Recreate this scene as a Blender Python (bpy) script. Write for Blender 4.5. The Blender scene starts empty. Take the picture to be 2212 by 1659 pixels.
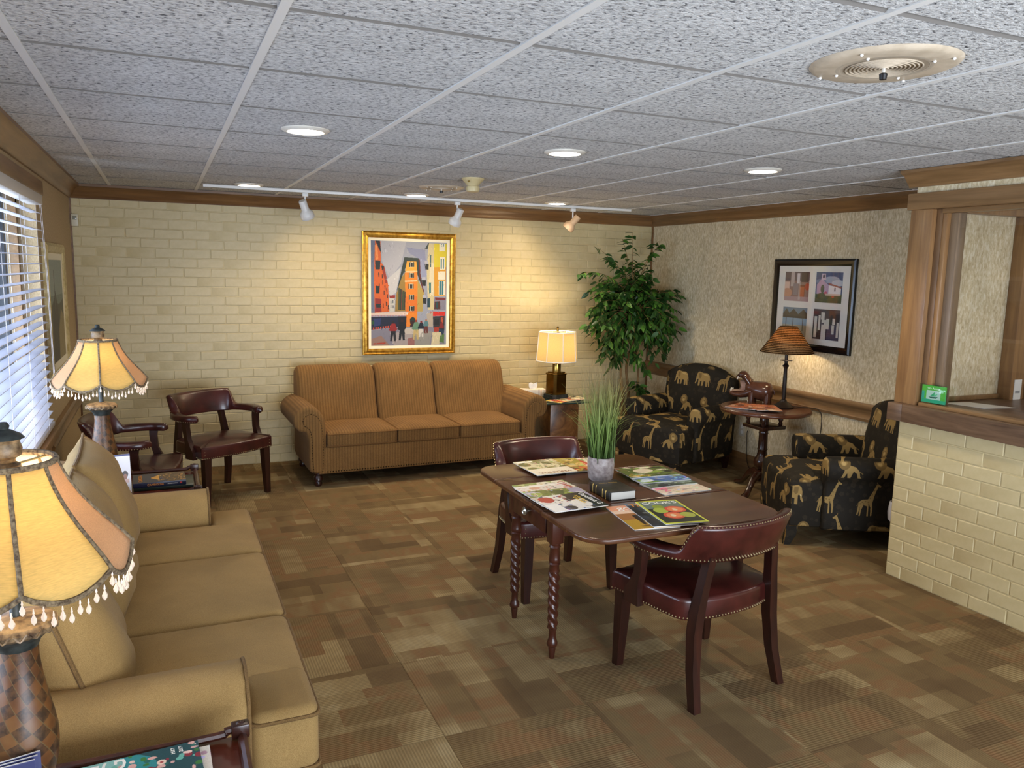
import bpy, bmesh, math, random
import numpy as np
from mathutils import Vector, Matrix, Euler
random.seed(7); rng = np.random.default_rng(7)
SC = bpy.context.scene; COL = SC.collection; PI = math.pi
# ------------------------------------------------------------------ camera, world, big lights, exposure
H, YB, XR, XC, YC, ZCR = 2.268, 6.92, 5.232, 4.384, 3.095, 2.168
def set_camera():
    yaw, pit, rol = 0.41890, -0.14287, 0.02119
    cy, sy = math.cos(yaw), math.sin(yaw)
    f = Vector((sy*math.cos(pit), cy*math.cos(pit), math.sin(pit)))
    r = Vector((cy, -sy, 0)); u = r.cross(f)
    c, s = math.cos(rol), math.sin(rol)
    r, u = c*r + s*u, -s*r + c*u
    cam = bpy.data.cameras.new('camera'); o = bpy.data.objects.new('camera', cam); COL.objects.link(o)
    m = Matrix((r, u, -f)).transposed().to_4x4(); m.translation = (0.6139, 0, 1.6878)
    o.matrix_world = m; cam.sensor_width = 36; cam.lens = 1700.19/2212*36; cam.clip_start = .02
    SC.camera = o
set_camera()
W = bpy.data.worlds.new('sky'); SC.world = W; W.use_nodes = True
bg = W.node_tree.nodes['Background']; bg.inputs[0].default_value = (.62, .76, 1, 1); bg.inputs[1].default_value = .85
SC.view_settings.view_transform = 'Standard'; SC.view_settings.look = 'None'
SC.view_settings.gamma = 1; SC.view_settings.use_curve_mapping = False
SC.view_settings.exposure = 0.6
SC.cycles.use_denoising = True; SC.cycles.max_bounces = 8; SC.cycles.sample_clamp_indirect = 6
def lamp(kind, name, loc, power, col, **k):
    l = bpy.data.lights.new(name, kind); l.energy = power; l.color = col
    o = bpy.data.objects.new(name, l); o.location = loc; COL.objects.link(o)
    aim = k.pop('aim', None)
    for a, b in k.items(): setattr(l, a, b)
    if aim is not None:
        o.rotation_euler = (Vector(aim)-Vector(loc)).to_track_quat('-Z', 'Y').to_euler()
    return o
DAY = (.80, .88, 1.0); WARM = (1, .79, .52); LED = (1, .83, .60)
# daylight through the window on the left and through the glazed entrance behind the camera
lamp('AREA', 'window_daylight', (-.55, 3.1, 1.05), 140, DAY, shape='RECTANGLE', size=3.6, size_y=1.2, aim=(1.2, 3.1, 1.75))
lamp('AREA', 'entrance_daylight', (2.3, -1.7, .9), 145, DAY, shape='RECTANGLE', size=3.2, size_y=1.5, aim=(2.7, 4.8, 2.7), spread=math.radians(150))
lamp('AREA', 'office_light', (5.6, 1.6, 2.22), 9, (1, .93, .84), shape='RECTANGLE', size=.6, size_y=.6, aim=(5.6, 1.6, 0))
# ------------------------------------------------------------------ helpers
def lin(c):
    if isinstance(c, str): c = [int(c[i:i+2], 16) for i in (0, 2, 4)]
    return tuple((v/255/12.92 if v/255 <= .04045 else ((v/255+.055)/1.055)**2.4) for v in c)
def link(name, data, parent=None, loc=(0, 0, 0), rot=(0, 0, 0)):
    o = bpy.data.objects.new(name, data); o.location = loc; o.rotation_euler = rot
    if parent: o.parent = parent
    COL.objects.link(o); return o
def tag(o, label=None, cat=None, group=None, kind=None):
    if label: o['label'] = label
    if cat: o['category'] = cat
    if group: o['group'] = group
    if kind: o['kind'] = kind
    return o
def thing(name, label, cat, loc=(0, 0, 0), rz=0, group=None):
    return tag(link(name, None, None, loc, (0, 0, rz)), label, cat, group)
def copy_tree(o, loc, rz, label, parent=None):
    c = o.copy(); COL.objects.link(c)
    if parent: c.parent = parent
    else: c.location = loc; c.rotation_euler = (0, 0, rz); c['label'] = label
    for ch in list(o.children): copy_tree(ch, None, None, None, c)
    return c
I4 = Matrix.Identity(4)
def TR(loc=(0, 0, 0), rot=(0, 0, 0), s=1):
    return Matrix.Translation(loc) @ Euler(rot).to_matrix().to_4x4() @ (Matrix.Scale(s, 4) if not isinstance(s, tuple) else Matrix.Diagonal((*s, 1)))
class G:
    """collects shapes into one mesh"""
    def __init__(s): s.v = []; s.f = []; s.m = []; s.cur = 0
    def add(s, v, f, M=None):
        n = len(s.v)
        s.v += [tuple(M @ Vector(p)) for p in v] if M is not None else [tuple(p) for p in v]
        s.f += [tuple(i+n for i in q) for q in f]; s.m += [s.cur]*len(f); return s
    def box(s, c, d, M=None, bev=0, seg=2):
        x, y, z = (a/2 for a in d)
        if bev:
            bm = bmesh.new(); bmesh.ops.create_cube(bm, size=1)
            for q in bm.verts: q.co = (q.co.x*d[0], q.co.y*d[1], q.co.z*d[2])
            bmesh.ops.bevel(bm, geom=bm.edges[:], offset=min(bev, .49*min(d)), segments=seg, profile=.5, affect='EDGES')
            bm.verts.index_update(); v = [tuple(q.co) for q in bm.verts]; f = [[q.index for q in p.verts] for p in bm.faces]; bm.free()
        else:
            v = [(-x, -y, -z), (x, -y, -z), (x, y, -z), (-x, y, -z), (-x, -y, z), (x, -y, z), (x, y, z), (-x, y, z)]
            f = [(0, 3, 2, 1), (4, 5, 6, 7), (0, 1, 5, 4), (1, 2, 6, 5), (2, 3, 7, 6), (3, 0, 4, 7)]
        v = [(a+c[0], b+c[1], e+c[2]) for a, b, e in v]
        return s.add(v, f, M)
    def b(s, x0, x1, y0, y1, z0, z1, bev=0, M=None): return s.box(((x0+x1)/2, (y0+y1)/2, (z0+z1)/2), (x1-x0, y1-y0, z1-z0), M, bev)
    def loft(s, rings, closed=True, cap=True, M=None, loop=False):
        n = len(rings[0]); v = [p for r in rings for p in r]; f = []
        R = len(rings)
        for i in range(R if loop else R-1):
            a, b = i*n, ((i+1) % R)*n
            for j in range(n if closed else n-1):
                k = (j+1) % n; f.append((a+j, a+k, b+k, b+j))
        if cap and not loop: f.append(tuple(reversed(range(n)))); f.append(tuple(range((R-1)*n, R*n)))
        return s.add(v, f, M)
    def lathe(s, prof, seg=24, M=None, cap=True, a0=0):
        return s.loft([[(r*math.cos(a0+2*PI*j/seg), r*math.sin(a0+2*PI*j/seg), z) for j in range(seg)] for r, z in prof], True, cap, M)
    def tube(s, path, r, seg=6, loop=False, cap=True, M=None):
        P = [Vector(p) for p in path]; n = len(P); rings = []; up = None
        for i in range(n):
            t = (P[(i+1) % n]-P[i-1]) if loop else (P[min(i+1, n-1)]-P[max(i-1, 0)])
            t = t.normalized() if t.length > 1e-9 else Vector((0, 0, 1))
            if up is None: up = Vector((0, 0, 1)) if abs(t.z) < .9 else Vector((1, 0, 0))
            x = t.cross(up).normalized(); y = x.cross(t); up = y
            rr = r[i] if isinstance(r, (list, tuple)) else r
            rings.append([tuple(P[i]+(x*math.cos(2*PI*j/seg)+y*math.sin(2*PI*j/seg))*rr) for j in range(seg)])
        return s.loft(rings, True, cap, M, loop)
    def ell(s, c, d, seg=12, M=None):
        k = max(4, seg//2+1)
        pr = [(math.sin(PI*i/k), -math.cos(PI*i/k)) for i in range(k+1)]; pr[0] = (1e-4, -1); pr[-1] = (1e-4, 1)
        X = TR(c, (0, 0, 0), tuple(d)); return s.lathe(pr, seg, (M @ X) if M is not None else X, False)
    def prism(s, pts, z0, z1, M=None):
        return s.loft([[(x, y, z0) for x, y in pts], [(x, y, z1) for x, y in pts]], True, True, M)
    def puff(s, pts, z0, z1, r, M=None, k=4, crown=0, r2=None):
        """prism of an outline with rounded top and bottom edges"""
        pts = [Vector(p) for p in pts]; n = len(pts)
        if sum(pts[i].x*pts[(i+1) % n].y-pts[(i+1) % n].x*pts[i].y for i in range(n)) < 0: pts.reverse()
        nm = []
        for i in range(n):
            a = (pts[i]-pts[i-1]).normalized(); b = (pts[(i+1) % n]-pts[i]).normalized()
            na, nb = Vector((a.y, -a.x)), Vector((b.y, -b.x)); q = na+nb
            q = q/max(.5, q.length_squared/2) if q.length > 1e-6 else na
            nm.append(q)
        def ring(d, z): return [(p.x-q.x*d, p.y-q.y*d, z) for p, q in zip(pts, nm)]
        R = []; rb = r if r2 is None else r2
        for i in range(k+1):
            t = PI/2*i/k; R.append(ring(rb*(1-math.sin(t)), z0+rb*(1-math.cos(t))))
        for i in range(k+1):
            t = PI/2*i/k; R.append(ring(r*(1-math.cos(t)), z1-r+r*math.sin(t)))
        if crown:
            c = sum(pts, Vector((0, 0)))/n; b0 = R[-1]
            for q in (.93, .8, .6, .35, .12): R.append([(c.x+(x-c.x)*q, c.y+(y-c.y)*q, z1+crown*(1-q*q)**.8) for x, y, z in b0])
        return s.loft(R, True, True, M)
    def mesh(s, name, mats, ang=40, flat=False):
        me = bpy.data.meshes.new(name); me.from_pydata(s.v, [], s.f)
        for m in (mats if isinstance(mats, (list, tuple)) else [mats]): me.materials.append(m)
        if any(s.m): me.polygons.foreach_set('material_index', s.m)
        bm = bmesh.new(); bm.from_mesh(me)
        bmesh.ops.recalc_face_normals(bm, faces=bm.faces)
        if not flat:
            ca = math.radians(ang)
            for e in bm.edges:
                if len(e.link_faces) == 2: e.smooth = e.calc_face_angle(0) < ca
            for q in bm.faces: q.smooth = True
        bm.to_mesh(me); bm.free(); me.update(); return me
    def part(s, name, mat, parent=None, loc=(0, 0, 0), rot=(0, 0, 0), ang=40, flat=False): return link(name, s.mesh(name, mat, ang, flat), parent, loc, rot)
def struct(name, g, mat, flat=False, parent=None):
    o = g.part(name, mat, parent, flat=flat)
    if not parent: o['kind'] = 'structure'
    return o
def rrect(x0, x1, y0, y1, r, k=4, rs=None):
    rs = rs or (r, r, r, r); P = []
    for (cx, cy, a, q) in ((x1-rs[0], y1-rs[0], 0, rs[0]), (x0+rs[1], y1-rs[1], 90, rs[1]), (x0+rs[2], y0+rs[2], 180, rs[2]), (x1-rs[3], y0+rs[3], 270, rs[3])):
        for i in range(k+1):
            t = math.radians(a+90*i/k); P.append((cx+q*math.cos(t), cy+q*math.sin(t)))
    return P
def smooth(pts, n=6, loop=False):
    """Catmull-Rom through points"""
    P = [np.array(p, float) for p in pts]; N = len(P); out = []
    for i in range(N if loop else N-1):
        a, b, c, d = ((P[(i-1) % N], P[i], P[(i+1) % N], P[(i+2) % N]) if loop else (P[max(i-1, 0)], P[i], P[i+1], P[min(i+2, N-1)]))
        for j in range(n):
            t = j/n; out.append(tuple(.5*((2*b)+(c-a)*t+(2*a-5*b+4*c-d)*t*t+(3*b-a-3*c+d)*t**3)))
    if not loop: out.append(tuple(P[-1]))
    return out
# ------------------------------------------------------------------ materials
class NM:
    def __init__(s, name, rough=.5, metal=0, spec=.5):
        s.m = bpy.data.materials.new(name); s.m.use_nodes = True; s.t = s.m.node_tree; s.n = s.t.nodes
        s.b = s.n['Principled BSDF']; s.b.inputs['Roughness'].default_value = rough; s.b.inputs['Metallic'].default_value = metal
        s.b.inputs['Specular IOR Level'].default_value = spec
    def L(s, a, b): s.t.links.new(a, b)
    def new(s, t, **k):
        q = s.n.new(t)
        for a, b in k.items():
            if a.startswith('i_'):
                key = a[2:]; key = int(key) if key.isdigit() else key.replace('_', ' ')
                if hasattr(b, 'is_linked'): s.L(b, q.inputs[key])
                else: q.inputs[key].default_value = b
            else: setattr(q, a, b)
        return q
    def co(s, kind='Object', scale=(1, 1, 1), rot=(0, 0, 0), loc=None):
        c = s.new('ShaderNodeTexCoord').outputs[kind]
        mp = s.new('ShaderNodeMapping'); s.L(c, mp.inputs[0]); mp.inputs['Scale'].default_value = scale; mp.inputs['Rotation'].default_value = rot
        if loc is not None: mp.inputs['Location'].default_value = loc
        return mp.outputs[0]
    def noise(s, vec, scale=1, detail=3, rough=.55, dist=0):
        return s.new('ShaderNodeTexNoise', i_Vector=vec, i_Scale=scale, i_Detail=detail, i_Roughness=rough, i_Distortion=dist).outputs[0]
    def ramp(s, fac, stops, interp='LINEAR'):
        r = s.new('ShaderNodeValToRGB'); s.L(fac, r.inputs[0]); e = r.color_ramp; e.interpolation = interp
        while len(e.elements) < len(stops): e.elements.new(.5)
        for q, (p, c) in zip(e.elements, stops): q.position = p; q.color = (*lin(c), 1) if not isinstance(c, float) else (c, c, c, 1)
        return r.outputs[0]
    def mix(s, a, b, f=.5, mode='MIX'):
        q = s.new('ShaderNodeMix', data_type='RGBA', blend_type=mode)
        for k, x in ((0, f), (6, a), (7, b)):
            if hasattr(x, 'is_linked'): s.L(x, q.inputs[k])
            else: q.inputs[k].default_value = x if k == 0 else (*lin(x), 1)
        return q.outputs[2]
    def math(s, op, a, b=0.0):
        q = s.new('ShaderNodeMath', operation=op)
        for k, x in ((0, a), (1, b)):
            if hasattr(x, 'is_linked'): s.L(x, q.inputs[k])
            else: q.inputs[k].default_value = x
        return q.outputs[0]
    def col(s, c):
        if hasattr(c, 'is_linked'): s.L(c, s.b.inputs['Base Color'])
        else: s.b.inputs['Base Color'].default_value = (*lin(c), 1)
        return s
    def bump(s, h, strength=.3, dist=.005):
        q = s.new('ShaderNodeBump', i_Height=h, i_Strength=strength, i_Distance=dist); s.L(q.outputs[0], s.b.inputs['Normal']); return s
def plain(name, c, rough=.5, metal=0, spec=.5, emit=0, coat=0):
    k = NM(name, rough, metal, spec).col(c)
    if emit: k.b.inputs['Emission Color'].default_value = (*lin(c), 1); k.b.inputs['Emission Strength'].default_value = emit
    if coat: k.b.inputs['Coat Weight'].default_value = coat; k.b.inputs['Coat Roughness'].default_value = .15
    return k.m
def mottled(name, c1, c2, scale=20, vec=(1, 1, 1), rough=.6, bump=0, bdist=.003, detail=4, spec=.4, lo=.35, hi=.65, coat=0):
    k = NM(name, rough, 0, spec); f = k.noise(k.co('Object', vec), scale, detail)
    k.col(k.ramp(f, [(lo, c1), (hi, c2)]))
    if bump: k.bump(f, bump, bdist)
    if coat: k.b.inputs['Coat Weight'].default_value = coat; k.b.inputs['Coat Roughness'].default_value = .12
    return k.m
def wood(name, c1, c2, axis='x', rough=.35, fine=1.0, coat=0):
    sc = {'x': (1.2, 16, 16), 'y': (16, 1.2, 16), 'z': (16, 16, 1.2)}[axis]
    k = NM(name, rough); v = k.co('Object', tuple(a*fine for a in sc)); f = k.noise(v, 1.6, 6, .62, .6)
    k.col(k.ramp(f, [(.3, c1), (.7, c2)])); k.bump(f, .06, .002)
    if coat: k.b.inputs['Coat Weight'].default_value = coat; k.b.inputs['Coat Roughness'].default_value = .2
    return k.m
def fabric(name, c1, c2, scale=420, rough=.9, stripes=None, bump=.25):
    k = NM(name, rough, 0, .2); v = k.co(); f = k.noise(v, scale, 2); big = k.noise(v, 5, 3)
    c = k.ramp(f, [(.3, c1), (.7, c2)])
    c = k.mix(c, k.ramp(big, [(.3, .78), (.7, 1.0)]), 1, 'MULTIPLY')
    if stripes:
        w = k.new('ShaderNodeTexWave', wave_type='BANDS', bands_direction=stripes[0], i_Vector=v, i_Scale=stripes[1], i_Distortion=.4, i_Detail=1, i_Detail_Scale=3).outputs[1]
        c = k.mix(c, k.ramp(w, [(.1, stripes[2]), (.9, 1.0)]), 1, 'MULTIPLY'); k.bump(w, .35, .003)
    else: k.bump(f, bump, .001)
    k.b.inputs['Sheen Weight'].default_value = .04; k.b.inputs['Sheen Roughness'].default_value = .5
    k.col(c); return k.m
def shade_mat(name, c, trans=.55, weave=0):
    k = NM(name, .9, 0, .1); v = k.co()
    f = k.noise(k.co('Object', (1, 1, 9)), 60, 3) if not weave else k.noise(k.co('Object', (1, 1, 3)), weave, 2)
    cc = k.mix(c, k.ramp(f, [(.3, .82), (.7, 1.0)]), 1, 'MULTIPLY'); k.col(cc)
    t = k.new('ShaderNodeBsdfTranslucent', i_Color=cc)
    mx = k.new('ShaderNodeMixShader', i_Fac=trans); k.L(k.b.outputs[0], mx.inputs[1]); k.L(t.outputs[0], mx.inputs[2])
    k.L(mx.outputs[0], k.n['Material Output'].inputs[0]); return k.m
def glass_mat(name, tint='ffffff', refl=.12, rough=.02):
    m = bpy.data.materials.new(name); m.use_nodes = True; t = m.node_tree; n = t.nodes; n.clear()
    o = n.new('ShaderNodeOutputMaterial'); tr = n.new('ShaderNodeBsdfTransparent'); gl = n.new('ShaderNodeBsdfGlossy'); fr = n.new('ShaderNodeLayerWeight'); pw = n.new('ShaderNodeMath'); pw.operation = 'POWER'; pw.inputs[1].default_value = 4; ad = n.new('ShaderNodeMath'); ad.operation = 'MULTIPLY_ADD'; ad.inputs[1].default_value = .6; ad.inputs[2].default_value = refl*.3; mx = n.new('ShaderNodeMixShader')
    tr.inputs[0].default_value = (*lin(tint), 1); gl.inputs['Roughness'].default_value = rough; fr.inputs[0].default_value = .5; t.links.new(fr.outputs['Facing'], pw.inputs[0]); t.links.new(pw.outputs[0], ad.inputs[0])
    t.links.new(ad.outputs[0], mx.inputs[0]); t.links.new(tr.outputs[0], mx.inputs[1]); t.links.new(gl.outputs[0], mx.inputs[2]); t.links.new(mx.outputs[0], o.inputs[0]); return m
# ------------------------------------------------------------------ painted prints (drawn here, polygon by polygon)
class Canvas:
    def __init__(s, w, h, bgc='ffffff'):
        s.w, s.h = w, h; s.a = np.ones((h, w, 4), np.float32); s.a[..., :3] = np.array(s.c(bgc))
        s.Y, s.X = np.mgrid[0:h, 0:w]; s.X = (s.X+.5)/w; s.Y = (s.Y+.5)/h
    def c(s, c): return [int(c[i:i+2], 16)/255 for i in (0, 2, 4)] if isinstance(c, str) else list(c)
    def poly(s, pts, c, al=1):
        P = np.array(pts, float); x0 = max(0, int(P[:, 0].min()*s.w)-1); x1 = min(s.w, int(P[:, 0].max()*s.w)+2); y0 = max(0, int(P[:, 1].min()*s.h)-1); y1 = min(s.h, int(P[:, 1].max()*s.h)+2)
        if x1 <= x0 or y1 <= y0: return s
        X = s.X[y0:y1, x0:x1]; Y = s.Y[y0:y1, x0:x1]; ins = np.zeros(X.shape, bool); j = len(P)-1
        for i in range(len(P)):
            xi, yi = P[i]; xj, yj = P[j]
            if yi != yj: ins ^= ((yi > Y) != (yj > Y)) & (X < (xj-xi)*(Y-yi)/(yj-yi)+xi)
            j = i
        t = s.a[y0:y1, x0:x1, :3]; t[ins] = t[ins]*(1-al)+np.array(s.c(c))*al; return s
    def rect(s, x0, y0, x1, y1, c, al=1): return s.poly([(x0, y0), (x1, y0), (x1, y1), (x0, y1)], c, al)
    def ell(s, cx, cy, rx, ry, c, n=18): return s.poly([(cx+rx*math.cos(2*PI*i/n), cy+ry*math.sin(2*PI*i/n)) for i in range(n)], c)
    def line(s, p, q, w, c):
        dx, dy = (q[0]-p[0]), (q[1]-p[1]); l = math.hypot(dx, dy) or 1; nx, ny = -dy/l*w/2, dx/l*w/2
        return s.poly([(p[0]+nx, p[1]+ny), (q[0]+nx, q[1]+ny), (q[0]-nx, q[1]-ny), (p[0]-nx, p[1]-ny)], c)
    def grain(s, amt=.05, n=0, strokes=None):
        r = np.random.default_rng(n)
        if strokes:
            for _ in range(strokes):
                x, y = r.random(2); L, w = .012+.02*r.random(), .003+.004*r.random(); px = s.a[min(s.h-1, int(y*s.h)), min(s.w-1, int(x*s.w)), :3]
                k = 1+(r.random()-.5)*.28; an = PI/2+(r.random()-.5)*1.6
                s.line((x, y), (x+L*math.cos(an), y+L*math.sin(an)), w, [min(1, q*k) for q in px])
        s.a[..., :3] = np.clip(s.a[..., :3]+(r.random((s.h, s.w, 1))-.5)*amt, 0, 1); return s
    def image(s, name):
        im = bpy.data.images.new(name, s.w, s.h); im.pixels.foreach_set(np.ascontiguousarray(s.a[::-1]).ravel()); im.update(); im.pack(); return im
def print_mat(name, cv, rough=.3, coord='Generated', scale=None, box=False, extra=None, spec=.5, plane='xy'):
    k = NM(name, rough, 0, spec); v = k.co(coord, scale or (1, 1, 1))
    if plane == 'xz': q = k.new('ShaderNodeSeparateXYZ', i_0=v); v = k.new('ShaderNodeCombineXYZ', i_X=q.outputs[0], i_Y=q.outputs[2]).outputs[0]
    t = k.new('ShaderNodeTexImage', image=cv.image(name)); k.L(v, t.inputs[0])
    if box: t.projection = 'BOX'; t.projection_blend = .15
    k.col(t.outputs[0])
    if extra: extra(k, t)
    return k.m
def lettering(s, size, mat, parent, loc, rot=(0, 0, 0), name='lettering', align='CENTER', depth=.0002, sx=1.0):
    cu = bpy.data.curves.new(name, 'FONT'); cu.body = s; cu.size = size; cu.align_x = align; cu.align_y = 'CENTER'; cu.extrude = depth; cu.resolution_u = 3
    o = bpy.data.objects.new(name, cu); COL.objects.link(o); bpy.context.view_layer.update()
    me = bpy.data.meshes.new_from_object(o.evaluated_get(bpy.context.evaluated_depsgraph_get())); bpy.data.objects.remove(o); bpy.data.curves.remove(cu)
    me.materials.clear(); me.materials.append(mat); q = link(name, me, parent, loc, rot); q.scale = (sx, 1, 1); return q
# ------------------------------------------------------------------ room materials
m_tile = (lambda k: (lambda v: (lambda f, g, h: (k.col(k.mix(k.ramp(f, [(.32, '58585a'), (.43, 'b8b8b7'), (.58, 'd6d6d4')]), k.ramp(h, [(.3, .86), (.7, 1.0)]), 1, 'MULTIPLY')), k.bump(g, .55, .010), k.m)[-1])(k.noise(v, 62, 3, .6, .7), k.math('ADD', k.noise(v, 62, 3, .6, .7), k.math('MULTIPLY', k.noise(v, 150, 2), .35)), k.noise(v, 4, 2)))(k.co('Object', (1, 1.25, 1))))(NM('ceiling_tile_fissured', .95, 0, .1))
m_tedge = plain('dark_tile_edge', '6f6b66', .9)  # darker colour, given only to the tile edges that face along y
m_tee = plain('ceiling_grid_white', 'd9d8d4', .5)
m_brick = mottled('cream_painted_brick', 'bfae82', 'c5b489', 20, (1, 1, 1), .42, .35, .004, 5)
def wallpaper(name, c1, c2, c3):
    k = NM(name, .7, 0, .25); v = k.co('Object', (1, 1, .42)); f = k.noise(v, 70, 4, .65, .45); g = k.noise(k.co('Object', (1, 1, .6)), 9, 3)
    c = k.ramp(f, [(.32, c1), (.5, c2), (.68, c3)]); k.col(k.mix(c, k.ramp(g, [(.3, .86), (.7, 1.0)]), 1, 'MULTIPLY')); k.bump(f, .12, .002); return k.m
m_paper = wallpaper('mottled_wallpaper', 'bda983', 'd9c8a2', 'efe4c8')
m_tan = mottled('tan_textured_wallcovering', 'a18a66', 'b69e7a', 160, (1, 1, .5), .75, .15, .001, 3)
m_crown = wood('stained_crown_wood', '5f4228', '84603a', 'x', .35)
m_crowny = wood('stained_crown_wood_long', '664a2e', '8c6840', 'y', .35)
m_oak = wood('oak_upright', '735235', '9d774c', 'z', .35)
m_oaky = wood('oak_length', '6e5233', '94724c', 'y', .35)
m_walnut = wood('brown_laminate', '4c382a', '7d634d', 'y', .4)
m_dark = plain('dark_bronze_frame', '17181c', .4)
m_white = plain('white_paint', 'e8e6e0', .45)
m_floorbase = plain('carpet_backing', '40362a', .95)
def carpet():
    k = NM('pattern_carpet', .96, 0, .08)
    tc = k.new('ShaderNodeTexCoord').outputs['Object']; oi = k.new('ShaderNodeObjectInfo').outputs['Random']
    off = k.new('ShaderNodeCombineXYZ', i_X=k.math('MULTIPLY', oi, 37.7), i_Y=k.math('MULTIPLY', oi, 91.3)).outputs[0]
    v = k.new('ShaderNodeVectorMath', operation='ADD', i_0=tc, i_1=off).outputs[0]
    def br(w, h, o, sq=1.0, sf=2):
        return k.new('ShaderNodeTexBrick', offset=o, offset_frequency=2, squash=sq, squash_frequency=sf, i_Vector=v, i_Scale=1, i_Color1=(0, 0, 0, 1), i_Color2=(1, 1, 1, 1), i_Mortar=(.5, .5, .5, 1), i_Mortar_Size=0, i_Brick_Width=w, i_Row_Height=h, i_Bias=0).outputs[0]
    a = br(.33, .118, .37, 1.5, 3); b = br(.52, .205, .61, .7, 2)
    soft = k.noise(k.new('ShaderNodeVectorMath', operation='MULTIPLY', i_0=v, i_1=(7, 3, 1)).outputs[0], 1, 2)
    t = k.math('ADD', k.math('MULTIPLY', a, .48), k.math('ADD', k.math('MULTIPLY', b, .36), k.math('MULTIPLY', k.math('SUBTRACT', soft, .42), .7)))
    base = k.ramp(t, [(.0, '69543a'), (.22, '755f42'), (.42, '846e4c'), (.52, '8a6a49'), (.60, '8d7653'), (.80, 'a48e66'), (1.0, 'bdaa83')])
    sep = k.new('ShaderNodeSeparateXYZ', i_0=v)
    rib = k.new('ShaderNodeMapRange', i_0=k.math('SINE', k.math('MULTIPLY', sep.outputs[1], 560.0)), i_1=-1.0, i_2=1.0, i_3=.62, i_4=1.12).outputs[0]
    ribc = k.new('ShaderNodeCombineColor', i_0=rib, i_1=rib, i_2=rib).outputs[0]
    pile = k.noise(v, 330, 2); pc = k.ramp(pile, [(.3, .66), (.7, 1.0)])
    c = k.mix(k.mix(base, ribc, k.math('ADD', k.math('MULTIPLY', t, .7), .05), 'MULTIPLY'), pc, .8, 'MULTIPLY')
    k.col(c); k.bump(k.math('ADD', rib, pile), .5, .004); return k.m
m_carpet = carpet()
# ------------------------------------------------------------------ floor with carpet tiles
fl = G().b(-.1, 6.85, -1.3, YB+.1, -.1, -.006); floor = struct('floor', fl, m_floorbase, True)
TS = .5915; tile_me = G().box((0, 0, -.003), (TS-.0015, TS-.0015, .006)).mesh('carpet_tile', m_carpet, flat=True)
for i in range(-3, 9):
    for j in range(-7, 7):
        cx, cy = 1.497+TS*(i+.5), 3.112+TS*(j+.5)
        if not (-.29 < cx < 6.8 and -1.2 < cy < 7.2): continue
        if cx > XC+.3 and cy < YC-.3: continue
        q = link('carpet_tile', tile_me, floor, (cx, cy, 0), (0, 0, (PI/2 if (i+j) % 2 else 0)+PI*random.randint(0, 1)))
# ------------------------------------------------------------------ ceiling
c = G().b(-.1, 6.85, -1.3, YB+.1, H+.03, H+.12); ceil = struct('ceiling', c, m_tee, True)
GX, GY, T = .2819, 1.9493-3*.6096, .6096
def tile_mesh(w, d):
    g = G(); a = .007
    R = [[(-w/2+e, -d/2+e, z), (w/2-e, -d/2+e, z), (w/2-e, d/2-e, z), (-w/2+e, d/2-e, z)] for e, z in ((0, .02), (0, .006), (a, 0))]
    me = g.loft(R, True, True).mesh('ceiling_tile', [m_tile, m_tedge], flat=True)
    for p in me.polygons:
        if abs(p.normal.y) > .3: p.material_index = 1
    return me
tmesh = {}
xs = [-.02]+[GX+T*i for i in range(0, 9)]; xs = [x for x in xs if x < XR]+[XR+.3]
ys = [GY+T*k for k in range(-1, 12)]; ys = [y for y in ys if y < YB]+[YB+.02]
for i in range(len(xs)-1):
    for j in range(len(ys)-1):
        w, d = xs[i+1]-xs[i]-.012, ys[j+1]-ys[j]-.012
        if w < .05 or d < .05: continue
        key = (round(w, 3), round(d, 3))
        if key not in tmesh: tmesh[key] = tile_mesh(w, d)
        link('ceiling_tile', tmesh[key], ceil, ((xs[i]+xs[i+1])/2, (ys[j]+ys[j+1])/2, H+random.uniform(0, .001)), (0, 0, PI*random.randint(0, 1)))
for x in xs[1:-1]:
    g = G().b(x-.012, x+.012, ys[0], YB, H-.003, H+.012); g.part('grid_runner', m_tee, ceil, flat=True)
for y in ys[1:-1]:
    g = G().b(0, XR, y-.0115, y+.0115, H+.009, H+.016); g.part('cross_runner', m_tee, ceil, flat=True)
# ------------------------------------------------------------------ walls
back = struct('wall_back', G().b(-.15, XR+.15, YB, YB+.15, 0, H+.1), m_brick, True)
right = struct('wall_right', G().b(XR, XR+.12, YC-.05, YB, 0, H+.1), m_paper, True)
WY0, WY1, WZ0, WZ1 = 1.3, 5.10, .75, 2.045
lw = G().b(-.15, 0, -1.3, WY0, 0, H+.1).b(-.15, 0, WY1, YB, 0, H+.1).b(-.15, 0, WY0, WY1, 0, WZ0).b(-.15, 0, WY0, WY1, WZ1, H+.1)
left = struct('wall_left', lw, m_tan, True)
fw = G().b(-.1, .7, -1.4, -1.25, 0, H+.1).b(4.0, 6.85, -1.4, -1.25, 0, H+.1).b(.7, 4.0, -1.4, -1.25, 2.1, H+.1).b(.7, 4.0, -1.4, -1.25, 0, .08)
struct('wall_front', fw, m_tan, True)
struct('wall_office_right', G().b(6.8, 6.95, -1.3, YC, 0, H+.1), m_paper, True)
struct('wall_office_back', G().b(XC+.02, 6.8, YC-.045, YC, 0, H+.1), m_paper, True)
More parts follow.
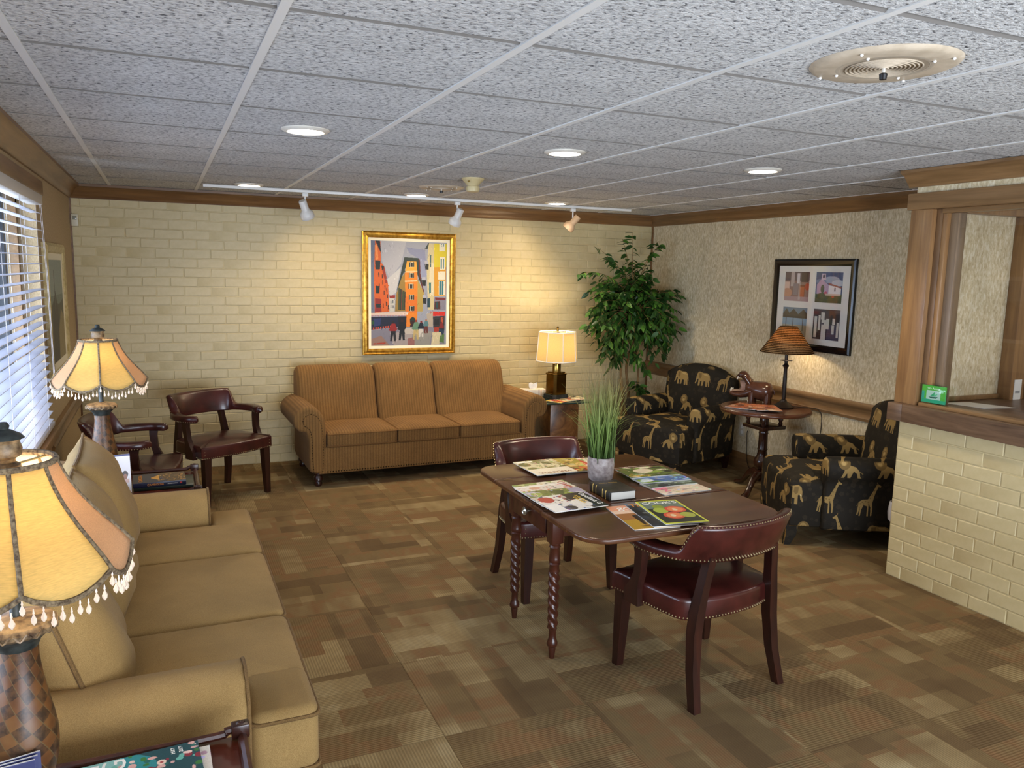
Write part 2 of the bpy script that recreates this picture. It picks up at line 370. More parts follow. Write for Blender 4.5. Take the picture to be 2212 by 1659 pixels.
# painted bricks: individual bricks where they show largest, the rest as one part
def brick_mesh(L, h, s):
    r = np.random.default_rng(s); g = G(); a = .003; D = .004
    def ring(e, z, jit): return [(sx*(L/2-e)+r.normal(0, jit), sy*(h/2-e)+r.normal(0, jit), z) for sx, sy in ((-1, -1), (1, -1), (1, 1), (-1, 1))]
    R = [ring(0, 0, 0), ring(0, D-a, .0008), ring(a, D+r.normal(0, .0008), .0008)]
    return g.loft(R, True, True)
BL, BH = .2055, .0752; JT = .0055
bmesh_ = [brick_mesh(BL-JT, BH-JT, s).mesh('brick', m_brick, 20) for s in range(6)]
halfb = {}
def lay(parent, origin, udir, n, length, height, phase, choose, rot):
    """bricks of a wall: udir runs along the wall; n is the outward normal"""
    jobs = []; rows = int(height/BH+.999)
    for r in range(rows):
        z0 = r*BH; z1 = min(height, z0+BH)
        if z1-z0 < .02: continue
        u = -BL+((phase+(BL/2 if r % 2 else 0)) % BL)
        while u < length:
            a, b = max(0, u), min(length, u+BL); u += BL
            if b-a > .02: jobs.append(((a+b)/2, (z0+z1)/2, b-a, z1-z0))
    jobs.sort(key=choose); bulk = G(); k = 0
    for (uc, zc, L, h) in jobs:
        p = Vector(origin)+Vector(udir)*uc+Vector((0, 0, zc))+Vector(n)*random.uniform(-.0012, .0008)
        if abs(L-BL) < .002 and abs(h-BH) < .002: me = random.choice(bmesh_)
        else:
            key = (round(L, 3), round(h, 3))
            if key not in halfb: halfb[key] = brick_mesh(L-JT, h-JT, 50).mesh('brick', m_brick, 20)
            me = halfb[key]
        rr = (rot[0], rot[1], rot[2])
        if k < 300: link('brick', me, parent, p, rr); k += 1
        else:
            X = TR(p, rr); bulk.add([v.co for v in me.vertices], [tuple(q.vertices) for q in me.polygons], X)
    if bulk.v: tag(bulk.part('brickwork', m_brick, parent, ang=20), kind='stuff')
def seen_back(j):
    x, z = j[0], j[1]; hid = (1.75 < x < 3.5 and z < .85) or (2.24 < x < 3.07 and .93 < z < 1.98) or (x > 4.25 and z < 1.9) or (x > 3.5 and z < .5) or (x < 1.0 and z < .55)
    return (x*.407+6.9*.91)*(4 if hid else 1)
lay(back, (0, YB, 0), (1, 0, 0), (0, -1, 0), XR, ZCR+.02, .064, seen_back, (PI/2, 0, 0))
# reception half wall of the same brick
half = struct('wall_reception', G().b(XC, XC+.22, -1.25, YC, 0, .905), m_brick, True)
lay(half, (XC, YC, 0), (0, -1, 0), (-1, 0, 0), 2.3, .903, .1, lambda j: j[0], (PI/2, 0, -PI/2))
# ------------------------------------------------------------------ trims
CP = [(0, -.105), (.012, -.105), (.016, -.09), (.022, -.085), (.03, -.07), (.05, -.035), (.07, -.022), (.078, -.018), (.078, 0), (0, 0)]
def crown(name, p, q, nrm, mat, z=H-.001, s=1.0):
    nx, ny = nrm; R = [[(a[0]+nx*d*s, a[1]+ny*d*s, z+h*s) for d, h in CP] for a in (p, q)]
    return struct(name, G().loft(R, True, True), mat)
crown('trim_1', (0, YB), (XR, YB), (0, -1), m_crown)
crown('trim_2', (XR, YC+.02), (XR, YB), (-1, 0), m_crowny)
crown('trim_3', (0, -1.25), (0, YB), (1, 0), m_crowny)
RP = [(0, 0), (.014, 0), (.018, .02), (.012, .03), (.012, .075), (.02, .085), (.03, .095), (.034, .115), (.026, .13), (0, .132)]
def rail(name, y0, y1, x, n, z, mat): return struct(name, G().loft([[(x+n*d, y, z+h) for d, h in RP] for y in (y0, y1)], True, True), mat)
rail('trim_4', YC, YB-.012, XR, -1, .662, m_oaky)
rail('trim_5', 5.13, YB-.012, 0, 1, .60, m_oaky)
struct('baseboard_right', G().b(XR-.016, XR, YC, YB-.012, 0, .15, .004), m_crowny)
struct('trim_6', G().b(0, .013, YB-.02, YB-.0095, 0, ZCR), m_crown)
struct('trim_7', G().b(XR-.014, XR-.001, YB-.024, YB-.0095, 0, ZCR), m_crown)
# ------------------------------------------------------------------ window and blind on the left wall
win = struct('window_1', G().b(-.13, -.09, WY0, WY1, WZ0, WZ0+.05).b(-.13, -.09, WY0, WY1, WZ1-.05, WZ1).b(-.13, -.09, WY0, WY0+.05, WZ0, WZ1).b(-.13, -.09, WY1-.05, WY1, WZ0, WZ1), m_oaky, True)
for y in (2.2, 3.1, 3.95, 4.62):
    G().b(-.135, -.085, y-.028, y+.028, WZ0, WZ1).part('window_mullion', m_dark, win, flat=True)
G().b(-.112, -.108, WY0, WY1, WZ0, WZ1).part('window_pane', glass_mat('window_glass', 'f2f8ff'), win, flat=True)
struct('trim_8', G().b(-.02, .024, WY0-.05, WY1+.14, WZ1+.005, WZ1+.085, .004), m_oaky)
struct('trim_9', G().b(-.09, .05, WY0-.05, WY1+.02, WZ0-.05, WZ0, .006), m_oaky)
bl = thing('window_blind', 'wide white slatted blind hanging in the window beside the tan sofa', 'blind', (0, 0, 0))
m_slat = plain('white_blind_slat', 'bfbfc8', .4); m_cord = plain('blind_cord', 'cfc8c4', .8)
slat = G().loft([[(x, WY0+.03, z) for x, z in ((-.025, 0), (0, .003), (.025, 0), (.025, .0025), (0, .0055), (-.025, .0025))], [(x, WY1-.065, z) for x, z in ((-.025, 0), (0, .003), (.025, 0), (.025, .0025), (0, .0055), (-.025, .0025))]], True, True).mesh('slat', m_slat, 30)
NS = 26
for k in range(NS): link('slat', slat, bl, (.005, 0, WZ0+.055+k*.0455), (0, .04, 0))
G().b(-.035, .035, WY0+.02, WY1-.015, WZ1-.055, WZ1-.001, .003).part('head_rail', plain('blind_head_rail', 'cbc6c0', .5), bl)
G().b(-.027, .03, WY0+.03, WY1-.02, WZ0+.012, WZ0+.034, .003).part('bottom_rail', m_slat, bl)
for y in (1.7, 2.4, 3.1, 3.75, 4.3, 4.82):
    for x in (-.022, .032): G().tube([(x, y, WZ0+.03), (x, y, WZ1-.05)], .0012, 5).part('ladder_cord', m_cord, bl)
for i, (y, x) in enumerate(((5.025, .04), (5.035, .044), (5.05, .042))):
    G().tube([(x-.01, y-.03+.01*i, WZ1-.05), (x, y, 1.6), (x+.004, y, 1.06)], .0012, 5).part('pull_cord', m_cord, bl)
G().lathe([(.002, .045), (.008, .04), (.009, .03), (.012, .02), (.014, 0), (.004, -.004)], 10).part('tassel', plain('gold_tassel', '9b7434', .4), bl, (.046, 5.035, 1.02))
# outside the window: pale paving and a light clad wall across it
struct('ground_outside', G().b(-9, -.15, -4, 12, -.15, -.05).b(-.15, 7, -9, -1.42, -.15, -.05), mottled('pale_paving', '9d9c98', 'b5b4b0', 3, rough=.9), True)
out = struct('wall_outside', G().b(-3.6, -3.4, -2, 11, -.05, 3.2), plain('pale_siding', 'b9bfc9', .7), True)
for k in range(26):
    y = -1.8+k*.5
    G().b(-3.4, -3.37, y, y+.05, -.05, 3.2).part('siding_batten', m_dark if k % 4 == 0 else m_white, out, flat=True)
# entrance glazing behind the camera
ent = struct('door_1', G().b(.7, 4.0, -1.36, -1.3, .08, .14).b(.7, 4.0, -1.36, -1.3, 2.04, 2.1), m_dark, True)
for x in (.73, 1.8, 2.9, 3.97): G().b(x-.03, x+.03, -1.36, -1.3, .08, 2.1).part('door_stile', m_dark, ent, flat=True)
G().b(.7, 4.0, -1.332, -1.328, .14, 2.04).part('door_pane', glass_mat('door_glass'), ent, flat=True)
# ------------------------------------------------------------------ reception hatch
rec = tag(link('window_2', None, None, (XC, 2.0, .905)), kind='structure')
ctr = thing('reception_counter', 'long brown laminate countertop capping the painted brick reception half wall', 'countertop', (XC, 2.0, .905))
def rb(name, mat, x0, x1, y0, y1, z0, z1, bev=.003, rec=rec): return G().b(x0-XC, x1-XC, y0-2, y1-2, z0-.905, z1-.905, bev).part(name, mat, rec)
rb('countertop', m_walnut, XC-.055, XC+.85, -1.2, YC-.05, .906, 1.003, .003, ctr)
rb('countertop_end', m_walnut, XC-.055, XC+.018, YC-.05, YC+.045, .906, 1.003, .003, ctr)
rb('post', m_oak, XC-.012, XC+.14, 3.0, 3.135, 1.003, 2.06)
rb('inner_post', wood('dark_oak_jamb', '5d432d', '80603f', 'z', .4), XC+.02, XC+.12, 2.962, 3.0, 1.003, 2.06)
rb('glazing_bead', m_oak, XC+.02, XC+.05, 2.935, 2.962, 1.003, 2.05)
rb('jamb', wood('grey_oak_jamb', '6a5540', '8c7458', 'z', .4), XC+.05, XC+.11, 2.89, 2.962, 1.003, 2.05)
rb('sill_bead', m_oaky, XC-.005, XC+.05, -1.2, 2.985, 1.003, 1.022)
rb('header', m_oaky, XC-.016, XC+.14, -1.2, 3.16, 2.06, 2.148)
rb('head_bead', m_oaky, XC+.01, XC+.07, -1.2, 2.962, 2.035, 2.06)
rb('frieze', m_paper, XC+.004, XC+.14, -1.2, 3.12, 2.148, H-.002, 0)
R = [[(nx*0-d*1.15-.0, y-2, (H-.002+h*.82)-.905) for d, h in CP] for nx, y in ((1, -1.2), (1, 3.16))]
G().loft(R, True, True).part('cornice', m_oaky, rec)
rb('pane', glass_mat('hatch_glass', 'fdfdfd', .2), XC+.058, XC+.064, -1.2, 2.90, 1.022, 2.04, 0)
struct('trim_10', G().b(5.115, 5.235, 2.97, YC-.046, 0, 2.05, .004).b(5.30, 5.36, 2.97, YC-.046, 0, 2.05, .004).b(XC+.1, 5.36, 2.985, YC-.046, 2.05, 2.14, .004), m_oak)
struct('trim_11', G().b(XC+.15, 5.115, 3.03, YC-.046, 1.004, 1.03, .003), m_oaky)
# ------------------------------------------------------------------ captain's chairs
m_leather = mottled('oxblood_leather', '2b0e0b', '471b16', 9, rough=.30, bump=.05, bdist=.002, spec=.5, coat=.12)
m_mahog = wood('dark_mahogany', '1f0e0b', '38190f', 'z', .32)
m_nail = plain('brass_nail', 'c9b98a', .3, .9)
def nails(g, path, step, r=.0042, M=None):
    P = [Vector(p) for p in path]; acc = 0; last = P[0]; d = [0]
    for a, b in zip(P, P[1:]): d.append(d[-1]+(b-a).length)
    n = max(1, int(d[-1]/step)); i = 0
    for k in range(n+1):
        t = d[-1]*k/n
        while i < len(P)-2 and d[i+1] < t: i += 1
        f = (t-d[i])/max(1e-9, d[i+1]-d[i]); p = P[i].lerp(P[i+1], f)
        v = [(r, 0, 0), (0, r, 0), (-r, 0, 0), (0, -r, 0), (0, 0, r), (0, 0, -r)]
        g.add([(p.x+a, p.y+b, p.z+c) for a, b, c in v], [(0, 1, 4), (1, 2, 4), (2, 3, 4), (3, 0, 4), (1, 0, 5), (2, 1, 5), (3, 2, 5), (0, 3, 5)], M)
def make_chair(label, loc, rz):
    t = thing('captain_chair', label, 'chair', loc, rz, 'oxblood leather captain chairs')
    # seat: bowed front, rounded back
    o = smooth([(-.272, -.235), (0, -.262), (.272, -.235), (.285, -.20), (.265, .07), (.235, .15), (.13, .19), (0, .20), (-.13, .19), (-.235, .15), (-.265, .07), (-.285, -.20)], 4, True)
    G().puff(o, .345, .435, .018, crown=.024, r2=.006).part('seat', m_leather, t)
    nl = G(); low = [(x*1.004, y*1.004, .354) for x, y in o]+[(o[0][0], o[0][1], .354)]; nails(nl, low, .0155)
    for sx in (-1, 1):
        nails(nl, [(sx*.273, -.238, .354), (sx*.273, -.238, .40)], .0155)
    # back and arm band: horseshoe in plan
    path = smooth([(-.262, -.135), (-.292, -.075), (-.296, .0), (-.272, .085), (-.228, .155), (-.15, .203), (0, .224), (.15, .203), (.228, .155), (.272, .085), (.296, .0), (.292, -.075), (.262, -.135)], 5)
    P = [Vector((x, y)) for x, y in path]; n = len(P)
    def sec(i):
        u = i/(n-1); s = min(u, 1-u)*2            # 0 at arm tips, 1 at mid-back
        k = min(1, max(0, (s-.58)/.13)); k = k*k*(3-2*k)
        return k, s
    def band(z0f, z1f, wf, lean):
        R = []
        for i in range(n):
            a = (P[min(i+1, n-1)]-P[max(i-1, 0)]).normalized(); nv = Vector((a.y, -a.x))     # outward side
            if nv.dot(P[i]-Vector((0, -.05))) < 0: nv = -nv
            k, s = sec(i); w = wf(k, s); z0, z1 = z0f(k, s), z1f(k, s); rr = min(w, (z1-z0))*.42; q = []
            for (a0, bx, bz) in ((0, w/2-rr, z1-rr), (90, -w/2+rr, z1-rr), (180, -w/2+rr, z0+rr*.5), (270, w/2-rr, z0+rr*.5)):
                for j in range(4):
                    an = math.radians(a0+30*j); rz_ = rr if a0 < 180 else rr*.5
                    dx = bx+rr*math.cos(an); dz = bz+rz_*math.sin(an); off = dx+lean*k*(dz-.6)
                    q.append((P[i].x+nv.x*off, P[i].y+nv.y*off, dz))
            R.append(q)
        c0 = [tuple(Vector(p).lerp(Vector(R[0][0]).lerp(Vector(R[0][8]), .5), .5)+Vector((0, -.016, 0))) for p in R[0]]
        c1 = [tuple(Vector(p).lerp(Vector(R[-1][0]).lerp(Vector(R[-1][8]), .5), .5)+Vector((0, -.016, 0))) for p in R[-1]]
        return G().loft([c0]+R+[c1], True, True)
    tip = lambda s: min(1, .62+s*4)
    band(lambda k, s: .592-.006*k, lambda k, s: .638+.112*k+.004*(1-s), lambda k, s: (.072-.026*k)*tip(s), .35).part('backrest', m_leather, t, ang=60)
    lowp, topp = [], []
    for i in range(n):
        a = (P[min(i+1, n-1)]-P[max(i-1, 0)]).normalized(); nv = Vector((a.y, -a.x))
        if nv.dot(P[i]-Vector((0, -.05))) < 0: nv = -nv
        k, s = sec(i); w = (.072-.026*k)*tip(s)
        o1 = w/2+.001; lowp.append((P[i].x+nv.x*o1, P[i].y+nv.y*o1, .601)); o2 = w/2-.006+.35*k*.14
        if k > .02: topp.append((P[i].x+nv.x*o2, P[i].y+nv.y*o2, .634+.112*k))
    nails(nl, lowp, .0155); nails(nl, topp, .0155)
    inp = [(p[0]*.86, p[1]*.88+(.0 if p[1] > 0 else -.01), .596) for p in lowp]; nails(nl, inp, .0155)
    tag(nl.part('nail_trim', m_nail, t), kind='stuff')
    for sx in (-1, 1):
        # front leg, tapered square
        g = G(); R = []
        for z, w, x, y in ((.36, .052, .248, -.212), (.2, .046, .252, -.216), (0, .034, .258, -.222)):
            R.append([(sx*x+a*w/2, y+b*w/2, z) for a, b in ((-1, -1), (1, -1), (1, 1), (-1, 1))])
        g.loft(R); g.part('leg', m_mahog, t)
        g = G(); R = []
        for z, w, x, y in ((.615, .036, .17, .203), (.5, .036, .188, .192), (.38, .042, .205, .182), (.3, .042, .212, .18), (.15, .038, .222, .194), (0, .034, .236, .228)):
            R.append([(sx*x+a*w/2, y+b*w*.55, z) for a, b in ((-1, -1), (1, -1), (1, 1), (-1, 1))])
        g.loft(R); g.part('leg', m_mahog, t, ang=30)
        # arm support: stands outside the seat, bends forward at its foot
        R = []
        for z, y, x, wy in ((.61, -.062, .296, .055), (.56, -.058, .292, .045), (.48, -.066, .288, .042), (.43, -.085, .287, .052), (.39, -.10, .287, .082), (.335, -.10, .287, .09)):
            R.append([(sx*x+a*.017, y+b*wy/2, z) for a, b in ((-1, -1), (1, -1), (1, 1), (-1, 1))])
        G().loft(R).part('arm_support', m_mahog, t, ang=30)
    return t
ch = make_chair('oxblood leather captain chair seen from behind at the near side of the magazine table', (2.655, 2.565, 0), math.radians(187))
copy_tree(ch, (2.515, 3.70, 0), math.radians(1), 'oxblood leather captain chair tucked under the far side of the magazine table')
copy_tree(ch, (.95, 6.05, 0), math.radians(32), 'oxblood leather captain chair standing before the cream brick wall left of the brown sofa')
copy_tree(ch, (.42, 5.36, 0), math.radians(80), 'oxblood leather captain chair under the window wall, half hidden by the lamp table')
# ------------------------------------------------------------------ tan sofa under the window
m_tansofa = fabric('tan_sofa_weave', '86693e', 'a88b58', 650)
m_tanpipe = fabric('tan_sofa_piping', '644b2a', '836740', 380)
sa = thing('tan_sofa', 'three-seat tan fabric sofa with loose back cushions under the window blind', 'sofa', (.50, 3.08, 0))
YZ = Matrix(((0, 0, 1, 0), (1, 0, 0, 0), (0, 1, 0, 0), (0, 0, 0, 1)))      # outline (y,z) pushed along x
XZ = Matrix(((1, 0, 0, 0), (0, 0, 1, 0), (0, 1, 0, 0), (0, 0, 0, 1)))      # outline (x,z) pushed along y
G().puff(rrect(-.36, .42, -1.0, 1.0, .03), .05, .29, .015).part('base', m_tansofa, sa)
G().puff([(-.43, .08), (-.18, .08), (-.18, .30), (-.22, .55), (-.265, .74), (-.30, .775), (-.36, .785), (-.41, .77), (-.43, .72)], -1.0, 1.0, .03, XZ).part('back', m_tansofa, sa)
for sy in (-1, 1):
    ao = [(sy*y, z) for y, z in ((.80, .06), (1.02, .06), (1.03, .30), (1.045, .46), (1.04, .53), (1.0, .585), (.93, .602), (.86, .585), (.815, .54), (.80, .46))]
    a = G().puff(ao, -.40, .285, .012, YZ).part('arm', m_tansofa, sa)
    G().tube([(.283, y, z) for y, z in smooth(ao[1:], 3)], .005, 6).part('piping', m_tanpipe, a)
    for sx in (-.33, .36): G().lathe([(.028, .06), (.02, 0)], 12, TR((sx, sy*.93, 0))).part('foot', m_mahog, sa)
def seat_a(y0, y1, ear):
    F = .476
    if ear < 0: o = [(-.2, y1), (-.2, y0), (.29, y0), (.29, y0-.203), (F, y0-.203), (F, y1)]
    elif ear > 0: o = [(-.2, y0), (-.2, y1), (.29, y1), (.29, y1+.203), (F, y1+.203), (F, y0)]
    else: o = [(-.2, y0), (-.2, y1), (F, y1), (F, y0)]
    g = G().puff(rrect(-.2, F, y0, y1, .034), .275, .465, .026, crown=.02)
    if ear: e0, e1 = (y0-.203, y0+.06) if ear < 0 else (y1-.06, y1+.203); g.puff(rrect(.29, F, e0, e1, .036), .275, .471, .028)
    c = g.part('seat_cushion', m_tansofa, sa); P = []
    for k, (x, y) in enumerate(o):
        a, b = Vector(o[k-1]), Vector(o[(k+1) % len(o)]); q = Vector((x, y)); P += [tuple(q+(a-q).normalized()*.02), tuple(q+((a-q).normalized()+(b-q).normalized())*.006), tuple(q+(b-q).normalized()*.02)]
    for z in (.446, .290): G().tube([(x, y, z) for x, y in P], .0055, 6, True).part('piping', m_tanpipe, c)
seat_a(-.79, -.325, -1); seat_a(-.318, .345, 0); seat_a(.352, .79, 1)
def pillow(w, h, d, sag=.02, n=12):
    """loose cushion: seam in the x=0 plane, pinched corners"""
    g = G(); idx = {}
    V = []; F = []
    for s in (-1, 1):
        for i in range(n+1):
            for j in range(n+1):
                u, v = 2*i/n-1, 2*j/n-1; ed = (i in (0, n)) or (j in (0, n))
                if ed and s > 0: idx[s, i, j] = idx[-1, i, j]; continue
                k = max(0, (1-u**4))**.55*max(0, (1-v**4))**.55
                pin = 1-.06*(1-u*u)*(abs(v)**3)-.0; pn2 = 1-.06*(1-v*v)*(abs(u)**3)
                wr = .006*math.sin(9*u+5*v)*k
                V.append((s*(d/2)*k*(1+.12*-v)+wr, u*w/2*pn2, v*h/2*pin-sag*k)); idx[s, i, j] = len(V)-1
        for i in range(n):
            for j in range(n): F.append((idx[s, i, j], idx[s, i+1, j], idx[s, i+1, j+1], idx[s, i, j+1]))
    seam = [V[idx[-1, i, 0]] for i in range(n)]+[V[idx[-1, n, j]] for j in range(n)]+[V[idx[-1, n-i, n]] for i in range(n)]+[V[idx[-1, 0, n-j]] for j in range(n)]
    return g.add(V, F), seam
for (y, rz, tilt, zz) in ((-.60, .14, -.30, .66), (-.0, -.04, -.27, .665), (.62, .03, -.24, .675)):
    g, seam = pillow(.64, .48, .25)
    p = g.part('back_cushion', m_tansofa, sa, (-.175, y, zz), (0, tilt, rz), ang=80)
    G().tube(seam, .0065, 6, True).part('piping', m_tanpipe, p)
# ------------------------------------------------------------------ brown rolled-arm sofa on the brick wall
m_brown = fabric('brown_ribbed_chenille', '7a5630', '96703f', 300, stripes=('X', 14, .74))
m_brownp = fabric('brown_sofa_piping', '6c4a28', '8a6436', 300); m_nailb = plain('antique_nailhead', '3a2a17', .35, .8)
sb = thing('brown_sofa', 'brown ribbed three-seat sofa with rolled nailhead arms below the street painting', 'sofa', (2.56, 6.40, 0))
sb.rotation_euler[2] = math.radians(1.0)
G().puff(rrect(-.90, .90, -.395, .40, .02), .10, .31, .012).part('base', m_brown, sb)
bx = [(-.955, -.30), (-.296, .225), (.229, .90)]
BO = [(-.10, .30), (.0, .30), (.33, .15), (.40, .12), (.40, .74), (.385, .82), (.34, .868), (.27, .875), (.205, .845), (.165, .77), (.12, .62), (.075, .47), (.0, .33)]
def yz_out(o): return [(y, z) for y, z in o]
for x0, x1 in bx: G().puff(smooth([(.02, .33), (.10, .56), (.15, .73), (.19, .82), (.25, .865), (.32, .868), (.38, .83), (.40, .74), (.40, .5), (.38, .33), (.2, .31)], 3, True), x0, x1, .05, YZ, 5).part('backrest', m_brown, sb)
sx3 = [(-.83, -.272), (-.268, .262), (.266, .815)]
for x0, x1 in sx3:
    o = rrect(x0, x1, -.405, .14, .03)
    c = G().puff(o, .305, .425, .022, crown=.022).part('seat_cushion', m_brown, sb)
    for z in (.410, .318): G().tube([(x, y-.0015, z) for x, y in o], .005, 6, True).part('piping', m_brownp, c)
for s in (-1, 1):
    fx = -.83
    prof = smooth([(-.845, .12), (-.835, .30), (-.835, .44), (-.85, .535), (-.895, .605), (-.96, .635), (-1.03, .615), (-1.075, .555), (-1.07, .485), (-1.03, .44), (-.985, .43), (-.968, .36), (-.968, .25), (-.955, .12)], 3, True)
    pr = [(-s*x, z) for x, z in prof]
    a = G().puff(pr, -.395, .30, .03, XZ, 4).part('arm', m_brown, sb)
    nl = G(); q = smooth([(-.87, .125), (-.865, .30), (-.872, .45), (-.895, .535), (-.94, .572), (-.985, .565), (-1.01, .53), (-1.0, .49), (-.965, .46), (-.948, .40), (-.944, .25), (-.935, .125)], 5)
    nails(nl, [(-s*x, -.397, z) for x, z in q], .021, .0065); tag(nl.part('nail_trim', m_nailb, sb), kind='stuff')
    # inset face of the arm
    G().puff([(-s*x, z) for x, z in q], -.403, -.39, .004, XZ).part('arm_face', m_brown, a)
    for y in (-.345, .33): G().lathe([(.036, .11), (.036, .095), (.022, .09), (.034, .07), (.036, .05), (.022, .04), (.03, .02), (.024, 0)], 14, TR((s*.895, y, 0))).part('foot', m_mahog, sb)
nl = G(); nails(nl, [(-.83, -.398, .118), (.83, -.398, .118)], .021, .0065); tag(nl.part('nail_trim', m_nailb, sb), kind='stuff')
# ------------------------------------------------------------------ safari armchairs
def safari():
    cv = Canvas(800, 800, '1b160d'); r = np.random.default_rng(3)
    for _ in range(260):      # faint scrollwork of the ground
        x, y = r.random(2); rr = .012+.009*r.random(); c = '241e13' if r.random() < .6 else '2a2317'
        for k in range(5):
            an = 2*PI*k/5+x*9; cv.ell(x+rr*.6*math.cos(an), y+rr*.6*math.sin(an), rr*.5, rr*.5, c, 9)
    C1, C2, C3 = '8d7343', '6d5730', 'a78c58'
    def put(shape, x, y, s, flip=1):
        for dx in (-1, 0, 1):
            for dy in (-1, 0, 1):
                T = lambda p: (x+dx+flip*p[0]*s, y+dy+p[1]*s)
                for kind, pts, c in shape:
                    if kind == 'p': cv.poly([T(p) for p in pts], c)
                    elif kind == 'e': X = T(pts[:2]); cv.ell(X[0], X[1], pts[2]*s, pts[3]*s, c)
                    else: cv.line(T(pts[0]), T(pts[1]), pts[2]*s, c)
    eleph = [('p', [(-.5, -.02), (-.44, -.25), (-.25, -.37), (0, -.36), (.14, -.38), (.3, -.42), (.43, -.32), (.48, -.12), (.47, .1), (.54, .28), (.5, .33), (.41, .2), (.38, -.0), (.3, .03), (.3, .42), (.17, .42), (.17, .16), (.06, .13), (.08, .4), (-.04, .4), (-.08, .13), (-.2, .13), (-.24, .42), (-.37, .42), (-.36, .12), (-.45, .42), (-.52, .4), (-.47, .1)], C1), ('p', [(.14, -.34), (.32, -.32), (.3, -.08), (.2, .0), (.12, -.12)], C2), ('l', ((-.5, -.05), (-.56, .15), .03), C2), ('p', [(-.4, -.2), (-.2, -.32), (.05, -.3), (-.1, -.2)], C3), ('l', ((.38, .0), (.46, .06), .03), 'c9b688')]
    gir = [('p', [(-.34, .02), (-.2, -.08), (.02, -.1), (.22, -.5), (.3, -.72), (.36, -.78), (.5, -.68), (.48, -.63), (.38, -.64), (.3, -.4), (.2, .06), (.22, .3), (.2, .6), (.15, .6), (.14, .25), (.06, .1), (.06, .62), (.0, .62), (-.0, .2), (-.14, .16), (-.22, .34), (-.26, .62), (-.31, .62), (-.28, .3), (-.26, .18), (-.36, .58), (-.41, .58), (-.36, .2)], C1), ('l', ((.33, -.76), (.3, -.86), .03), C2), ('l', ((-.33, .02), (-.42, .2), .025), C2)]+[('e', (x, y, .035, .03), C2) for x, y in ((-.2, .03), (-.08, .0), (.04, .02), (.1, -.15), (.17, -.3), (.24, -.48), (-.14, .1), (.06, .1), (-.27, .1))]
    lion = [('p', [(-.2, -.02), (.02, -.05), (.26, .02), (.4, .2), (.46, .44), (.52, .5), (.36, .5), (.3, .3), (.16, .2), (.06, .5), (-.06, .5), (-.1, .28), (-.2, .5), (-.32, .5), (-.22, .2)], C1), ('e', (-.22, -.16, .26, .3), C2), ('e', (-.24, -.2, .15, .19), C1), ('e', (-.24, -.12, .08, .08), C3), ('l', ((-.3, -.24), (-.27, -.24), .04), '2a2014'), ('l', ((-.21, -.24), (-.18, -.24), .04), '2a2014'), ('l', ((.4, .2), (.56, .32), .04), C2)]
    kinds = (eleph, gir, lion, eleph, lion, eleph, gir, lion, gir, lion, eleph, gir, eleph, gir, lion, gir); q = 0
    for row in range(4):
        for col in range(4):
            sh = kinds[row*4+col]; sc = {id(eleph): .172, id(gir): .172, id(lion): .166}[id(sh)]
            put(sh, (col+.25+(.5 if row % 2 else 0))/4+r.uniform(-.02, .02), (row+.5)/4+r.uniform(-.015, .015), sc, 1 if (q*7) % 3 else -1); q += 1
    return print_mat('safari_upholstery', cv, .75, 'Object', (1.15, 1.15, 1.15), True, lambda k, t: (k.bump(k.noise(k.co(), 320, 2), .2, .001)), spec=.25)
m_saf = safari()
def safari_chair(label, loc, rz):
    t = thing('safari_armchair', label, 'armchair', loc, rz, 'black safari print armchairs')
    G().puff(rrect(-.34, .34, -.30, .36, .03), .13, .30, .015).part('base', m_saf, t)
    o = [(-.27, .22), (-.27, -.17), (-.35, -.19), (-.365, -.22), (-.36, -.385), (-.33, -.41), (0, -.43), (.33, -.41), (.36, -.385), (.365, -.22), (.35, -.19), (.27, -.17), (.27, .22)]
    G().puff(o, .13, .435, .05, crown=.03, r2=.012).part('seat', m_saf, t)
    # camel back, leaning and rolled over at the top
    R = []
    for k in range(13):
        u = -1+2*k/12; x = .385*u*(1-.06*abs(u)**3); tp = .80+.095*(1-abs(u)**2.2); ed = (1-abs(u)**5)
        R.append([(x*.93, .20+.04*(1-ed), .36), (x*.97, .255+.03*(1-ed), .60), (x, .30+.02*(1-ed), tp-.06), (x, .325, tp-.012), (x, .36, tp), (x, .395, tp-.02), (x*.99, .41, tp-.08), (x*.97, .40, .55), (x*.95, .385, .13), (x*.9, .30, .13)])
    G().loft(R, True, True).part('backrest', m_saf, t, ang=75)
    for s in (-1, 1):
        pr = [(s*x, z) for x, z in smooth([(.275, .14), (.272, .35), (.268, .47), (.285, .545), (.335, .585), (.395, .58), (.425, .53), (.415, .47), (.39, .42), (.385, .30), (.38, .13)], 3, True)]
        G().puff(pr, -.20, .32, .025, XZ).part('arm', m_saf, t)
        for y, w in ((-.37, .062), (.33, .05)):
            R = [[(s*.315+a*q/2, y+b*q/2-(.02 if (z == 0 and y < 0) else 0), z) for a, b in ((-1, -1), (1, -1), (1, 1), (-1, 1))] for z, q in ((.14, w*1.2), (.07, w), (0, w*.62))]
            G().loft(R).part('leg', m_saf if y < 0 else m_mahog, t)
    return t
a1 = safari_chair('black safari print armchair in the far corner beside the ficus tree', (4.715, 5.66, 0), math.radians(-73.7))
copy_tree(a1, (4.69, 3.79, 0), math.radians(-118.4), 'black safari print armchair beside the white brick reception wall')
